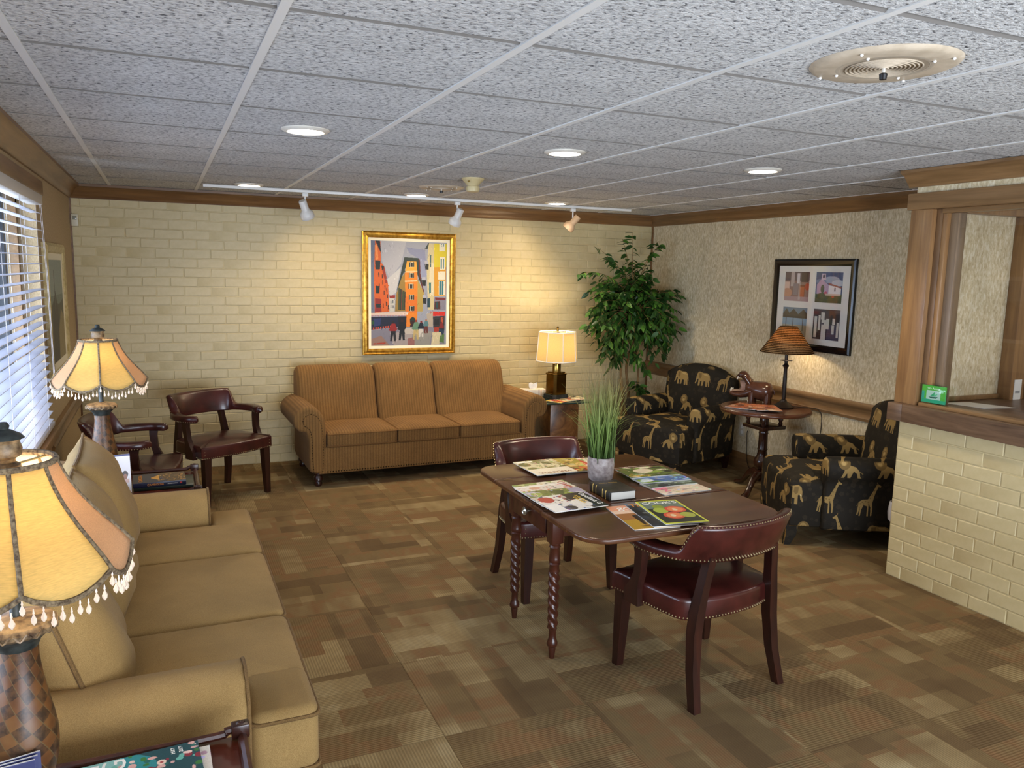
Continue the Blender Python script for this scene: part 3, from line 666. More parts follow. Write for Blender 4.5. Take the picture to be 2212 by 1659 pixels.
# ------------------------------------------------------------------ drop-leaf magazine table
m_mtop = wood('mahogany_top', '3c2012', '5c371d', 'x', .26, .8, .15)
m_mwood = wood('mahogany_leg', '2d140d', '4a2416', 'z', .3)
pt = thing('drop_leaf_table', 'mahogany drop-leaf table with spiral-turned legs covered in magazines', 'table', (2.51, 3.10, 0))
def tl(name, o): return G().puff([(x-2.51, y-3.10) for x, y in o], .679, .70, .007, r2=.004).part(name, m_mtop, pt)
tl('tabletop', rrect(2.032, 2.985, 2.838, 3.362, .004))
tl('drop_leaf', rrect(2.022, 2.99, 2.432, 2.834, .1, 6, (.004, .004, .12, .12)))
tl('drop_leaf', rrect(2.032, 2.985, 3.366, 3.63, .1, 6, (.10, .10, .004, .004)))
def ap(name, x0, x1, y0, y1, z0, z1, m=m_mwood): return G().b(x0-2.51, x1-2.51, y0-3.10, y1-3.10, z0, z1, .002).part(name, m, pt)
ap('apron', 2.12, 2.90, 2.895, 2.915, .555, .679); ap('apron', 2.12, 2.90, 3.326, 3.346, .555, .679); ap('apron', 2.89, 2.91, 2.93, 3.31, .555, .679)
dr = ap('drawer', 2.098, 2.125, 2.945, 3.296, .56, .672)
G().lathe([(.006, 0), (.006, .012), (.013, .016), (.019, .02), (.02, .026), (.016, .03), (.012, .027), (.006, .03), (.002, .034)], 18).part('knob', plain('silver_knob', 'b9b4a4', .25, .9), dr, (2.098-2.51, 3.11-3.10, .616), (0, -PI/2, 0))
for (x, y) in ((2.127, 2.905), (2.137, 3.335), (2.895, 2.905), (2.895, 3.335)):
    g = G(); X = TR((x-2.51, y-3.10, 0)); g.box((0, 0, .605), (.056, .056, .15), X, .003)
    g.lathe([(.024, .535), (.026, .528), (.022, .52), (.026, .512), (.021, .505), (.0245, .46), (.0265, .45), (.022, .443), (.0265, .436), (.021, .43), (.0235, .40)], 18, X)
    R = []
    for k in range(81):
        z = .402-.262*k/80; tw = k*.165
        R.append([(x-2.51+(.0235-.003*k/80)*(1+.15*math.cos(3*a))*math.cos(a+tw), y-3.10+(.0235-.003*k/80)*(1+.15*math.cos(3*a))*math.sin(a+tw), z) for a in [2*PI*j/20 for j in range(20)]])
    g.loft(R); g.lathe([(.021, .14), (.016, .13), (.016, .095), (.020, .085), (.0245, .072), (.023, .06), (.016, .054), (.0165, .045), (.011, 0)], 16, X)
    g.part('leg', m_mwood, pt, ang=50)
for x, y0, y1 in ((2.51, 2.52, 2.9), (2.51, 3.34, 3.56)):
    G().prism([(y0-3.10, .679), (y1-3.10, .679), (y1-3.10, .60), (y0-3.10+.10 if y0 < 3 else y0-3.1, .60 if y0 > 3 else .625), (y0-3.10+.05 if y0 < 3 else y0-3.1, .65)] if y0 < 3 else [(y0-3.10, .679), (y1-3.10, .679), (y1-3.14, .64), (y0-3.10, .60)], -.011, .011, YZ).part('leaf_support', m_mwood, pt)
# ------------------------------------------------------------------ mahogany end tables at the sofa ends
m_etop = wood('reddish_end_table_top', '3c150d', '5e2818', 'y', .25, .8, .2)
def end_table(label, loc, rz=0, w=.58, d=.50):
    t = thing('end_table', label, 'side table', loc, rz, 'mahogany end tables beside the tan sofa')
    G().puff(rrect(-w/2, w/2, -d/2, d/2, .006), .518, .54, .004).part('tabletop', m_etop, t)
    G().b(-w/2+.03, w/2-.03, -d/2+.03, d/2-.03, .40, .518, .003).part('apron', m_mwood, t)
    for s in (-1, 1):
        G().tube(smooth([(-w/2+.02, s*(d/2-.012), .558), (0, s*(d/2-.012), .554), (w/2-.07, s*(d/2-.012), .554), (w/2-.05, s*(d/2-.012), .562), (w/2-.025, s*(d/2-.012), .565)], 4), .010, 8).part('gallery_rail', m_mwood, t)
        G().tube([(s*(w/2-.012), -d/2+.02, .548), (s*(w/2-.012), d/2-.02, .548)], .012, 8).part('gallery_rail', m_mwood, t)
        for sx in (-1, 1):
            c = G().box((0, 0, 0), (.042, .03, .035), None, .004).part('corner_block', m_mahog, t, (sx*(w/2-.016), s*(d/2-.014), .562))
            G().ell((0, 0, .016), (.012, .009, .006), 10).part('button', m_mahog, c)
            G().loft([[(sx*(w/2-.035)+a*q/2, s*(d/2-.035)+b*q/2, z) for a, b in ((-1, -1), (1, -1), (1, 1), (-1, 1))] for z, q in ((.517, .045), (.3, .042), (0, .026))]).part('leg', m_mwood, t)
    return t
et = end_table('mahogany end table in the front corner under the floral magazine and lamp', (.475, 1.66, 0))
copy_tree(et, (.47, 4.405, 0), 0, 'mahogany end table at the far end of the tan sofa under the travel book')
# ------------------------------------------------------------------ round pedestal table
m_ped = wood('dark_pedestal_wood', '26140e', '432416', 'z', .25, 1, .2); m_pedt = wood('pedestal_top_wood', '3f2114', '643a24', 'x', .25, .8, .2)
pd = thing('pedestal_table', 'round tilt-top tripod table by the right wall between the safari armchairs', 'table', (4.86, 4.70, 0))
G().lathe([(.30, .648), (.34, .652), (.345, .662), (.343, .672), (.335, .68), (.0, .68)], 48).part('tabletop', m_pedt, pd)
G().b(-.12, .12, -.12, .12, .618, .65, .004).part('birdcage_plate', m_ped, pd); G().b(-.115, .115, -.115, .115, .52, .548, .006).part('birdcage_plate', m_ped, pd)
for x in (-.085, .085):
    for y in (-.085, .085): G().lathe([(.012, .545), (.018, .56), (.012, .575), (.02, .595), (.012, .62)], 12, TR((x, y, 0))).part('birdcage_post', m_ped, pd)
G().lathe([(.035, .65), (.035, .548), (.05, .52), (.04, .51), (.034, .49), (.038, .48), (.034, .47), (.036, .36), (.04, .35), (.034, .34), (.04, .30), (.058, .27), (.062, .24), (.055, .21), (.036, .19), (.04, .175), (.046, .16), (.046, .10), (.02, .09)], 24).part('column', m_ped, pd)
for a in (205, 325, 85):
    A = math.radians(a); R = []
    for (d, z, w, h) in ((.02, .145, .05, .09), (.08, .155, .048, .07), (.15, .125, .044, .055), (.20, .07, .04, .045), (.235, .035, .044, .034), (.28, .022, .056, .03), (.31, .016, .05, .026), (.33, .012, .02, .02)):
        R.append([(d*math.cos(A)+(-math.sin(A))*w/2*x, d*math.sin(A)+math.cos(A)*w/2*x, z+h/2*y) for x, y in ((-1, -.6), (-.6, -1), (.6, -1), (1, -.6), (1, .6), (.6, 1), (-.6, 1), (-1, .6))])
    G().loft(R).part('leg', m_ped, pd, ang=60)
# ------------------------------------------------------------------ burl cube table with a glass top
m_burl = (lambda k: (k.col(k.ramp(k.noise(k.co('Object', (1.2, 1.2, 1)), 5.5, 6, .6, 2.2), [(.3, '3a220f'), (.5, '6b4523'), (.7, '8a5f33')])), k.m)[-1])(NM('burl_veneer', .3))
cb = thing('cube_table', 'burl wood cube side table with glass top beside the brown sofa', 'side table', (3.93, 6.48, 0), math.radians(-3))
G().b(-.14, .14, -.25, .25, 0, .50, .003).part('body', m_burl, cb)
G().puff(rrect(-.21, .27, -.285, .285, .02), .506, .518, .003).part('glass_top', plain('dark_edge_glass', '2b3a34', .05, 0, .6), cb)
for x, y in ((-.11, -.2), (.11, -.2), (-.11, .2), (.11, .2)): G().lathe([(.012, .499), (.012, .507)], 10, TR((x, y, 0))).part('glass_pad', m_white, cb)
# ------------------------------------------------------------------ ornate table lamps
def lamp_body_mat():
    k = NM('harlequin_lamp_body', .42); tc = k.new('ShaderNodeTexCoord').outputs['Object']; sp = k.new('ShaderNodeSeparateXYZ', i_0=tc)
    an = k.math('ARCTAN2', sp.outputs[1], sp.outputs[0]); u = k.math('MULTIPLY', an, 6/(2*PI)*2); v = k.math('MULTIPLY', sp.outputs[2], 34.0)
    a = k.math('FLOOR', k.math('ADD', u, k.math('MULTIPLY', v, .6))); b = k.math('FLOOR', k.math('SUBTRACT', v, k.math('MULTIPLY', u, .5)))
    par = k.math('MODULO', k.math('ABSOLUTE', k.math('ADD', a, b)), 2.0); n = k.noise(k.co(), 55, 4, .7); n2 = k.noise(k.co(), 14, 2)
    warm = k.ramp(n2, [(.3, '4a2c18'), (.5, '66401f'), (.7, '75542e')]); dk = k.ramp(n, [(.4, '1a1510'), (.65, '553a22')])
    c = k.mix(warm, dk, k.math('MULTIPLY', par, .8)); fa = k.math('FRACT', k.math('ADD', u, k.math('MULTIPLY', v, .6)))
    edge = k.math('LESS_THAN', fa, .07); k.col(k.mix(c, '604c2e', edge)); k.bump(k.math('ADD', edge, k.math('MULTIPLY', n, .4)), .35, .002)
    return k.m
m_lbody = lamp_body_mat(); m_lblack = mottled('weathered_black_resin', '1a1d1c', '3a3f3c', 40, rough=.4, bump=.2); m_lcream = mottled('antique_cream_resin', '3a2a1c', '937c5c', 45, rough=.45, bump=.3)
m_gold = shade_mat('gold_silk_shade', 'ecd08a', .7); m_rose = shade_mat('rose_quilted_shade', 'd2ab86', .5, 240); m_braid = mottled('brown_braid', '4a3a2a', '8c7a5e', 130, rough=.9, bump=.5); m_crystal = plain('clear_crystal_drop', 'e9d3bd', .05, 0, .8)
m_lining = shade_mat('white_shade_lining', 'fbf4e6', .5)
def ornate_lamp(label, loc, rz):
    t = thing('table_lamp', label, 'lamp', loc, rz, 'bell-shade lamps with bead fringe')
    G().lathe([(.055, -.04), (.062, -.034), (.062, -.018), (.05, -.006), (.044, .01), (.043, .04)], 24).part('foot', m_lblack, t)
    G().lathe([(.042, .04), (.05, .065), (.058, .10), (.0615, .135), (.0605, .165), (.055, .20), (.047, .24), (.040, .28), (.0355, .32), (.036, .345)], 32).part('body', m_lbody, t)
    G().lathe([(.036, .345), (.042, .36), (.058, .375), (.062, .378)], 28).part('neck', m_lblack, t)
    cg = G().lathe([(.062, .378), (.071, .385), (.072, .392), (.066, .40), (.03, .408), (.012, .41)], 32)
    for k in range(16):
        a = 2*PI*k/16; cg.tube([(.070*math.cos(a+d)*(1+.03*math.sin(PI*j/6)), .070*math.sin(a+d)*(1+.03*math.sin(PI*j/6)), .388+.006*math.cos(2*PI*j/6)) for j, d in enumerate([-.17+.34*i/6 for i in range(7)])], .0025, 5)
    cg.part('collar', m_lcream, t)
    G().tube([(0, 0, .40), (0, 0, .72)], .011, 12).part('stem', m_lblack, t)
    fn = G().lathe([(.006, .70), (.028, .706), (.026, .716), (.018, .722), (.018, .728), (.029, .735), (.031, .748), (.027, .760), (.031, .768), (.033, .770)], 20).part('finial', m_lcream, t)
    G().lathe([(.036, .768), (.030, .775), (.016, .783), (.010, .786), (.012, .792), (.008, .799), (.003, .80)], 18).part('finial_cap', m_lblack, fn)
    # eight-panel bell shade with a scalloped hem
    rad = [(0, .085), (.08, .090), (.22, .101), (.40, .121), (.58, .147), (.76, .178), (.90, .202), (1.0, .216)]
    ZT, ZB = .722, .525; N = 8
    def pt(w, a, f):
        i = 0
        while i < len(rad)-2 and rad[i+1][0] < w: i += 1
        r = rad[i][1]+(rad[i+1][1]-rad[i][1])*(w-rad[i][0])/(rad[i+1][0]-rad[i][0])
        chord = math.cos(PI/N)/math.cos((f-.5)*2*PI/N); r *= 1-(1-chord)*.75*(.3+.7*w)
        z = ZT-(ZT-ZB)*w-.034*w**5*math.sin(PI*f)**.8
        return (r*math.cos(a), r*math.sin(a), z)
    K = 10; hem = []; mats = [m_gold, m_rose, m_rose, m_gold, m_gold, m_rose, m_rose, m_gold]
    for p in range(N):
        V = []; F = []
        for i in range(13):
            for j in range(K+1): f = j/K; V.append(pt(i/12, 2*PI*(p+f)/N, f))
        for i in range(12):
            for j in range(K): q = i*(K+1)+j; F.append((q, q+1, q+K+2, q+K+1))
        o = G().add(V, F).part('shade_panel', mats[p], t, ang=80); o.data.materials.append(m_lining); md = o.modifiers.new('thick', 'SOLIDIFY'); md.thickness = .0012; md.material_offset = 1
        hem += V[12*(K+1):12*(K+1)+K]
        G().tube([pt(i/12, 2*PI*p/N, 0) for i in range(13)], .0042, 6).part('seam_braid', m_braid, t)
    G().tube(hem, .0055, 6, True).part('hem_braid', m_braid, t)
    top = [(.086*math.cos(2*PI*j/40), .086*math.sin(2*PI*j/40), ZT) for j in range(40)]
    G().tube(top, .006, 6, True).part('top_braid', m_braid, t)
    for k in range(3): G().tube([(0, 0, ZT-.01), (.084*math.cos(2*PI*k/3), .084*math.sin(2*PI*k/3), ZT-.004)], .0025, 5).part('shade_spider', m_nail, t)
    G().ell((0, 0, .60), (.028, .028, .04), 12).part('bulb', plain('lit_bulb', 'ffd9a0', .3, emit=16), t)
    drop = G().lathe([(.0008, 0), (.0016, -.006), (.0022, -.008), (.0012, -.011), (.0055, -.021), (.0045, -.026), (.0006, -.031)], 6).mesh('crystal_drop', m_crystal, 20)
    for j in range(0, len(hem)):
        x, y, z = hem[j]; link('crystal_drop', drop, t, (x, y, z-.004-(.009 if j % 2 else 0)), (0, 0, j))
    return t
l1 = ornate_lamp('ornate bell-shade lamp with crystal bead fringe nearest the camera on the front end table', (.325, 1.745, .581), math.radians(-78))
copy_tree(l1, (.315, 4.40, .581), math.radians(-86), 'ornate bell-shade lamp with crystal bead fringe on the end table before the leather chairs')
for x, y in ((.325, 1.745), (.315, 4.40)): lamp('POINT', 'bulb_glow', (x, y, .581+.62), 4.5, WARM, shadow_soft_size=.035)
# ------------------------------------------------------------------ brass lamp on the cube table
m_brass = mottled('aged_brass', '7a5f2c', '94783c', 8, rough=.22, spec=.5); m_brass.node_tree.nodes['Principled BSDF'].inputs['Metallic'].default_value = 1
m_linen = shade_mat('linen_shade', 'efe0b4', .72, 150)
bz = thing('brass_lamp', 'octagonal brass lamp with a lit linen shade on the burl cube table', 'lamp', (3.945, 6.47, .519), math.radians(12))
def octo(w, c, z): return [(x, y, z) for x, y in ((w, w-c), (w-c, w), (-w+c, w), (-w, w-c), (-w, -w+c), (-w+c, -w), (w-c, -w), (w, -w+c))]
G().loft([octo(.092, .025, 0), octo(.092, .025, .035), octo(.088, .024, .042)]).part('plinth', m_lblack, bz, ang=20)
G().loft([octo(.078, .024, .042), octo(.078, .024, .048), octo(.076, .022, .05), octo(.076, .022, .225), octo(.082, .024, .228), octo(.082, .024, .236), octo(.066, .02, .242), octo(.066, .02, .250)]).part('body', m_brass, bz, ang=20)
G().lathe([(.042, .25), (.040, .255), (.040, .325), (.02, .33), (.008, .335)], 24).part('neck', m_brass, bz)
G().tube([(0, 0, .33), (0, 0, .64)], .005, 8).part('stem', m_brass, bz)
def hexp(r, z, off=0): return [(r[i % 2]*math.cos(2*PI*(i+.5)/8), r[i % 2]*math.sin(2*PI*(i+.5)/8), z) for i in range(8)]
A, Bt = hexp((.196, .196), .352), hexp((.176, .176), .618)
for i in range(8):
    j = (i+1) % 8; o = G().add([A[i], A[j], Bt[j], Bt[i]], [(0, 1, 2, 3)]).part('shade_panel', m_linen, bz, flat=True); o.modifiers.new('thick', 'SOLIDIFY').thickness = .0012
    G().tube([A[i], Bt[i]], .004, 6).part('shade_rib', m_white, bz)
G().tube(A, .0045, 6, True).part('shade_ring', m_white, bz); G().tube(Bt, .0045, 6, True).part('shade_ring', m_white, bz)
for i in range(0, 8, 4): G().tube([(0, 0, .61), Bt[i]], .002, 5).part('shade_spider', m_brass, bz)
G().lathe([(.004, .618), (.012, .63), (.008, .645), (.012, .655), (.004, .67)], 12).part('finial', m_brass, bz)
G().ell((0, 0, .47), (.028, .028, .04), 12).part('bulb', bpy.data.materials['lit_bulb'], bz)
lamp('POINT', 'bulb_glow', (3.945, 6.47, .519+.50), 10, WARM, shadow_soft_size=.035)
# ------------------------------------------------------------------ wicker lamp on the pedestal table
def wick():
    k = NM('woven_wicker', .6, 0, .3); v = k.co('Object', (1, 1, 1)); w = k.new('ShaderNodeTexWave', wave_type='BANDS', bands_direction='Z', i_Vector=v, i_Scale=26, i_Distortion=2.5, i_Detail=2, i_Detail_Scale=8).outputs[1]
    c = k.ramp(w, [(.15, '4e3218'), (.5, 'a37a48'), (.9, 'd8b078')]); k.col(c); k.bump(w, .8, .004)
    t = k.new('ShaderNodeBsdfTranslucent', i_Color=c); mx = k.new('ShaderNodeMixShader', i_Fac=.55); k.L(k.b.outputs[0], mx.inputs[1]); k.L(t.outputs[0], mx.inputs[2]); k.L(mx.outputs[0], k.n['Material Output'].inputs[0]); return k.m
m_wick = wick(); m_iron = plain('dark_bronze_lamp', '241b15', .45, .3)
wl = thing('wicker_lamp', 'slim dark lamp with a lit woven wicker shade on the round pedestal table', 'lamp', (5.0, 4.66, .681))
G().lathe([(.078, 0), (.08, .006), (.07, .016), (.062, .022), (.04, .036), (.026, .046), (.022, .06), (.012, .065)], 24).part('base', m_iron, wl)
G().lathe([(.012, .06), (.016, .085), (.0155, .23), (.013, .30), (.018, .315), (.026, .325), (.018, .335), (.012, .345), (.015, .36), (.0125, .375), (.0125, .62)], 16).part('stem', m_iron, wl)
G().lathe([(.012, .362), (.046, .365), (.046, .368), (.012, .370)], 24).part('drip_ring', m_iron, wl)
g = G(); Z0, Z1 = .432, .628
g.lathe([(.196, Z0), (.062, Z1)], 48, None, False); o = g.part('shade', m_wick, wl); o.modifiers.new('thick', 'SOLIDIFY').thickness = .003
for r, z in ((.197, Z0), (.150, Z0+.07), (.103, Z0+.138), (.063, Z1)): G().tube([(r*math.cos(2*PI*j/40), r*math.sin(2*PI*j/40), z) for j in range(40)], .003, 5, True).part('shade_hoop', m_wick, wl)
for j in range(16):
    a = 2*PI*j/16; G().tube([(.198*math.cos(a), .198*math.sin(a), Z0), (.063*math.cos(a), .063*math.sin(a), Z1)], .0022, 5).part('shade_stake', m_wick, wl)
G().ell((0, 0, .565), (.022, .022, .03), 12).part('bulb', bpy.data.materials['lit_bulb'], wl)
lamp('POINT', 'bulb_glow', (5.0, 4.66, .681+.52), 6, WARM, shadow_soft_size=.025)
G().tube(smooth([(.07, -.02, .006), (.12, -.06, .004), (.17, -.10, .004), (.20, -.17, -.004), (.205, -.20, -.09), (.21, -.17, -.30), (.208, -.06, -.50), (.205, .10, -.63), (.2, .40, -.66), (.20, .58, -.62), (.212, .63, -.38), (.222, .64, -.325)], 6), .0032, 6).part('power_cord', m_iron, wl)
# ------------------------------------------------------------------ hippo figure
m_hip = mottled('glazed_brown_ceramic', '3a2015', '5e3a28', 7, rough=.22, coat=.3); m_mouth = mottled('pale_pink_glaze', '8a6a5a', 'a88a78', 12, rough=.3); m_tooth = plain('ivory_glaze', 'e6dcc6', .3)
hp = thing('hippo_figurine', 'brown ceramic hippo with a gaping mouth on the round pedestal table', 'figurine', (4.985, 4.93, .681), math.radians(128))
g = G(); R = []   # body along local x, head towards +x
for x, w, h, zc in ((-.115, .012, .015, .085), (-.112, .035, .04, .088), (-.095, .058, .066, .090), (-.06, .070, .078, .090), (-.02, .072, .078, .089), (.02, .066, .074, .092), (.05, .052, .06, .104), (.075, .046, .056, .112), (.095, .04, .05, .116), (.105, .02, .03, .118)):
    R.append([(x, w*math.cos(a), zc+h*math.sin(a)) for a in [2*PI*j/16 for j in range(16)]])
g.loft(R)
R = []   # upper jaw, thrown up
for x, z, w, h in ((.06, .13, .042, .036), (.08, .158, .048, .036), (.098, .19, .052, .032), (.125, .215, .060, .03), (.152, .218, .060, .026), (.172, .200, .046, .018), (.175, .186, .012, .008)):
    R.append([(x-.4*h*math.sin(a), w*math.cos(a), z+h*math.sin(a)) for a in [2*PI*j/14 for j in range(14)]])
g.loft(R); R = []   # lower jaw
for x, z, w, h in ((.05, .085, .05, .042), (.09, .066, .054, .038), (.135, .052, .060, .03), (.18, .054, .064, .026), (.215, .062, .054, .021), (.230, .070, .024, .012)):
    R.append([(x, w*math.cos(a), z+h*math.sin(a)) for a in [2*PI*j/14 for j in range(14)]])
g.loft(R); g.part('body', m_hip, hp, ang=70)
R = []
for x, z, w, h in ((.088, .12, .03, .05), (.11, .115, .036, .052), (.128, .118, .036, .05), (.13, .12, .01, .02)):
    R.append([(x+abs(math.sin(a))*.02, w*math.cos(a), z+h*math.sin(a)) for a in [2*PI*j/12 for j in range(12)]])
G().loft(R).part('mouth_lining', m_mouth, hp, ang=70)
G().loft([[(.10, .036*math.cos(a), .088+.006*math.sin(a)) for a in [2*PI*j/10 for j in range(10)]], [(.205, .048*math.cos(a), .080+.006*math.sin(a)) for a in [2*PI*j/10 for j in range(10)]]]).part('tongue', m_mouth, hp)
for x, y in ((.213, .034), (.219, .012), (.219, -.012), (.213, -.034)): G().lathe([(.006, 0), (.005, .014), (.002, .022)], 8).part('tooth', m_tooth, hp, (x-.004, y, .076))
for y in (-.03, .03): G().lathe([(.007, 0), (.005, -.018), (.002, -.03)], 8).part('tusk', m_tooth, hp, (.158, y*1.2, .200), (0, -.3, 0))
for x in (-.075, .045):
    for y in (-.036, .036):
        l = G().lathe([(.026, .08), (.025, .03), (.027, .012), (.027, 0)], 14).part('leg', m_hip, hp, (x, y, 0))
        for k in (-.5, 0, .5): G().ell((.025*math.cos(k), .025*math.sin(k), .007), (.006, .006, .007), 8).part('toenail', m_tooth, l)
for y in (-.038, .038):
    G().ell((0, 0, 0), (.006, .013, .014), 10).part('ear', m_hip, hp, (.062, y*1.15, .165), (0, 0, .5 if y > 0 else -.5))
    G().ell((0, 0, 0), (.009, .008, .009), 10).part('eye', m_tooth, hp, (.088, y*.9, .165))
G().tube([(-.112, 0, .11), (-.124, 0, .09), (-.122, 0, .07)], .006, 8).part('tail', m_hip, hp)
# ------------------------------------------------------------------ framed street painting
def street():
    cv = Canvas(420, 590, 'b9bcc6'); X = lambda x: (x-215)/888; Yq = lambda x, y: (y-250-(x-215)*.030*(1-(y-250)/1235*1.1))/1232
    def P(c, *p): cv.poly([(X(x), Yq(x, y)) for x, y in p], c)
    P('c9c9cf', (330, 250), (620, 270), (560, 520), (430, 700), (340, 480)); P('a9adc4', (620, 330), (840, 360), (850, 480), (780, 470), (660, 400)); P('b2b6cc', (780, 470), (870, 480), (870, 660), (800, 690)); P('d6d5d6', (400, 700), (560, 560), (500, 860), (430, 900))
    P('8f98ac', (215, 250), (270, 255), (260, 1090), (215, 1090))
    P('e08a35', (262, 255), (325, 262), (330, 500), (370, 560), (410, 760), (425, 1080), (258, 1090), (250, 700)); P('2c2b33', (265, 252), (318, 255), (332, 400), (300, 330)); P('b5552e', (330, 540), (365, 545), (408, 750), (380, 740)); P('b04a3c', (262, 920), (330, 930), (335, 1080), (260, 1085)); P('f0b070', (262, 300), (290, 300), (300, 470), (268, 480))
    for x, y, w, h in ((262, 480, 62, 105), (268, 775, 48, 90), (270, 985, 60, 45), (335, 540, 30, 50)): P('2f4644', (x, y), (x+w, y+4), (x+w-6, y+h), (x+6, y+h))
    for x, y in ((340, 640), (345, 710), (370, 770), (360, 830), (390, 800), (400, 870), (385, 960), (350, 980), (408, 1000), (300, 620), (305, 740)): P('3a2b2c', (x, y), (x+9, y+2), (x+10, y+52), (x+1, y+50))
    P('d8d6d0', (425, 915), (490, 915), (485, 1075), (425, 1080)); P('b34a35', (425, 890), (495, 888), (490, 920), (430, 922))
    for x, y in ((440, 950), (462, 945), (440, 1000), (465, 1005)): P('6f7482', (x, y), (x+8, y), (x+8, y+35), (x, y+35))
    P('b8a05c', (560, 690), (620, 600), (615, 1075), (490, 1078), (500, 900)); P('3f5a52', (598, 445), (765, 455), (790, 640), (830, 860), (750, 640), (735, 495), (635, 492), (600, 600), (560, 700), (500, 880), (545, 690)); P('8b3a32', (765, 460), (782, 480), (792, 700), (835, 850), (820, 860), (775, 660)); P('c9b878', (750, 690), (830, 860), (815, 1080), (750, 1080))
    P('eba834', (628, 492), (740, 495), (755, 700), (750, 1260), (620, 1260), (605, 620)); P('f2c25a', (628, 492), (740, 495), (745, 600), (610, 610)); P('e79a28', (610, 900), (750, 900), (750, 1090), (612, 1090))
    for y in (605, 715): P('ead4b0', (604, y), (750, y-5), (752, y+12), (604, y+18))
    for x, y in ((685, 530), (682, 655), (678, 783), (684, 912), (688, 1045)):
        P('e8e0c8', (x-32, y-30), (x+30, y-30), (x+30, y+30), (x-32, y+30)); P('43635c', (x-32, y-28), (x-18, y-28), (x-18, y+28), (x-32, y+28)); P('43635c', (x+16, y-28), (x+30, y-28), (x+30, y+28), (x+16, y+28)); P('3a1f24', (x-13, y-24), (x+12, y-24), (x+12, y+26), (x-13, y+26))
    for k in range(7): P(('5c7350', '7d6a3a', '42594a', 'a0683f')[k % 4], (530+k*12, 800+k*8), (542+k*12, 800+k*8), (540+k*11, 1060), (528+k*11, 1060))
    P('3f5a52', (665, 1165), (700, 1140), (728, 1165), (728, 1200), (665, 1200)); P('5c2a28', (668, 1190), (725, 1190), (722, 1260), (668, 1260))
    P('dcd3b4', (880, 280), (950, 285), (950, 1060), (880, 1060), (862, 600)); P('e6e0cc', (900, 500), (950, 520), (945, 900), (890, 860)); P('48605c', (890, 280), (870, 350), (840, 345), (880, 280)); P('e3d74e', (950, 285), (1105, 285), (1095, 560), (950, 700)); P('e2b84a', (950, 560), (1095, 560), (1090, 900), (955, 900)); P('6c8f90', (900, 420), (916, 420), (914, 560), (900, 560)); P('6c9f9c', (890, 740), (916, 740), (914, 860), (892, 860))
    for x, y, w, h in ((1012, 285, 70, 90), (1020, 440, 60, 150), (1000, 610, 85, 95), (1008, 720, 75, 170)): P('ece8da', (x, y), (x+w, y), (x+w, y+h), (x, y+h))
    for x, y, w, h in ((1030, 465, 14, 115), (1056, 465, 14, 115), (1015, 725, 22, 160), (1044, 725, 22, 160), (1036, 290, 10, 30), (1058, 290, 10, 30)): P('5f9ea6', (x, y), (x+w, y), (x+w, y+h), (x, y+h))
    for x, y in ((838, 520), (806, 710), (815, 920)): P('3d3f3c', (x, y), (x+48, y+3), (x+44, y+70), (x+8, y+66)); P('c8c8d2', (x, y-35), (x+40, y-35), (x+42, y), (x, y))
    P('a7a4b0', (950, 930), (1095, 930), (1092, 1070), (950, 1065)); P('9c4a4e', (960, 915), (1092, 920), (1092, 950), (970, 945)); P('2f6a78', (870, 930), (905, 920), (905, 1030), (870, 1030)); P('7a4a34', (960, 965), (1025, 960), (1030, 1055), (955, 1055)); P('3f6f74', (975, 970), (1000, 970), (1000, 1040), (975, 1040))
    P('dc4a2c', (905, 1080), (1090, 1085), (1088, 1135), (940, 1135)); P('c9c0b4', (862, 1110), (940, 1085), (940, 1320), (890, 1300)); P('565055', (940, 1140), (1085, 1135), (1082, 1300), (945, 1290)); P('2a2c34', (960, 1170), (1015, 1170), (1015, 1240), (960, 1240)); P('cc7a50', (1035, 1150), (1070, 1150), (1065, 1230), (1035, 1230))
    P('e6d6cc', (215, 1090), (650, 1080), (640, 1110), (600, 1125), (215, 1125))
    for k in range(12): P('c9aab0', (215+k*34, 1120), (232+k*34, 1138), (249+k*34, 1120))
    P('27355e', (215, 1140), (620, 1135), (620, 1250), (215, 1290)); P('1b2138', (520, 1140), (625, 1135), (620, 1260), (540, 1260)); P('4b5f92', (240, 1160), (330, 1155), (320, 1240), (250, 1250)); P('3a7a4a', (215, 1190), (250, 1180), (250, 1225), (215, 1230))
    for k in range(9): P('d97a60', (235+k*28, 1265-k*3), (250+k*28, 1262-k*3), (250+k*28, 1290-k*3), (236+k*28, 1292-k*3))
    P('aaa7b2', (215, 1300), (540, 1260), (900, 1260), (1085, 1310), (1085, 1480), (215, 1488)); P('b99f94', (215, 1400), (330, 1360), (430, 1480), (215, 1488)); P('c4bcba', (430, 1330), (700, 1320), (720, 1480), (480, 1485)); P('b5b3ae', (700, 1300), (930, 1320), (900, 1480), (680, 1480)); P('b78e8a', (640, 1400), (720, 1380), (720, 1480), (640, 1480)); P('d8d0c8', (600, 1270), (820, 1270), (800, 1340), (580, 1350))
    def man(x, y, s, coat, legs, head='c0583c'):
        P(head, (x-12*s, y-62*s), (x+12*s, y-62*s), (x+12*s, y-38*s), (x-12*s, y-38*s)); P(coat, (x-16*s, y-40*s), (x+20*s, y-40*s), (x+40*s, y+20*s), (x+22*s, y+40*s), (x-26*s, y+40*s), (x-46*s, y+30*s)); P(legs, (x-24*s, y+38*s), (x+24*s, y+38*s), (x+28*s, y+140*s), (x+8*s, y+142*s), (x, y+70*s), (x-14*s, y+142*s), (x-32*s, y+140*s))
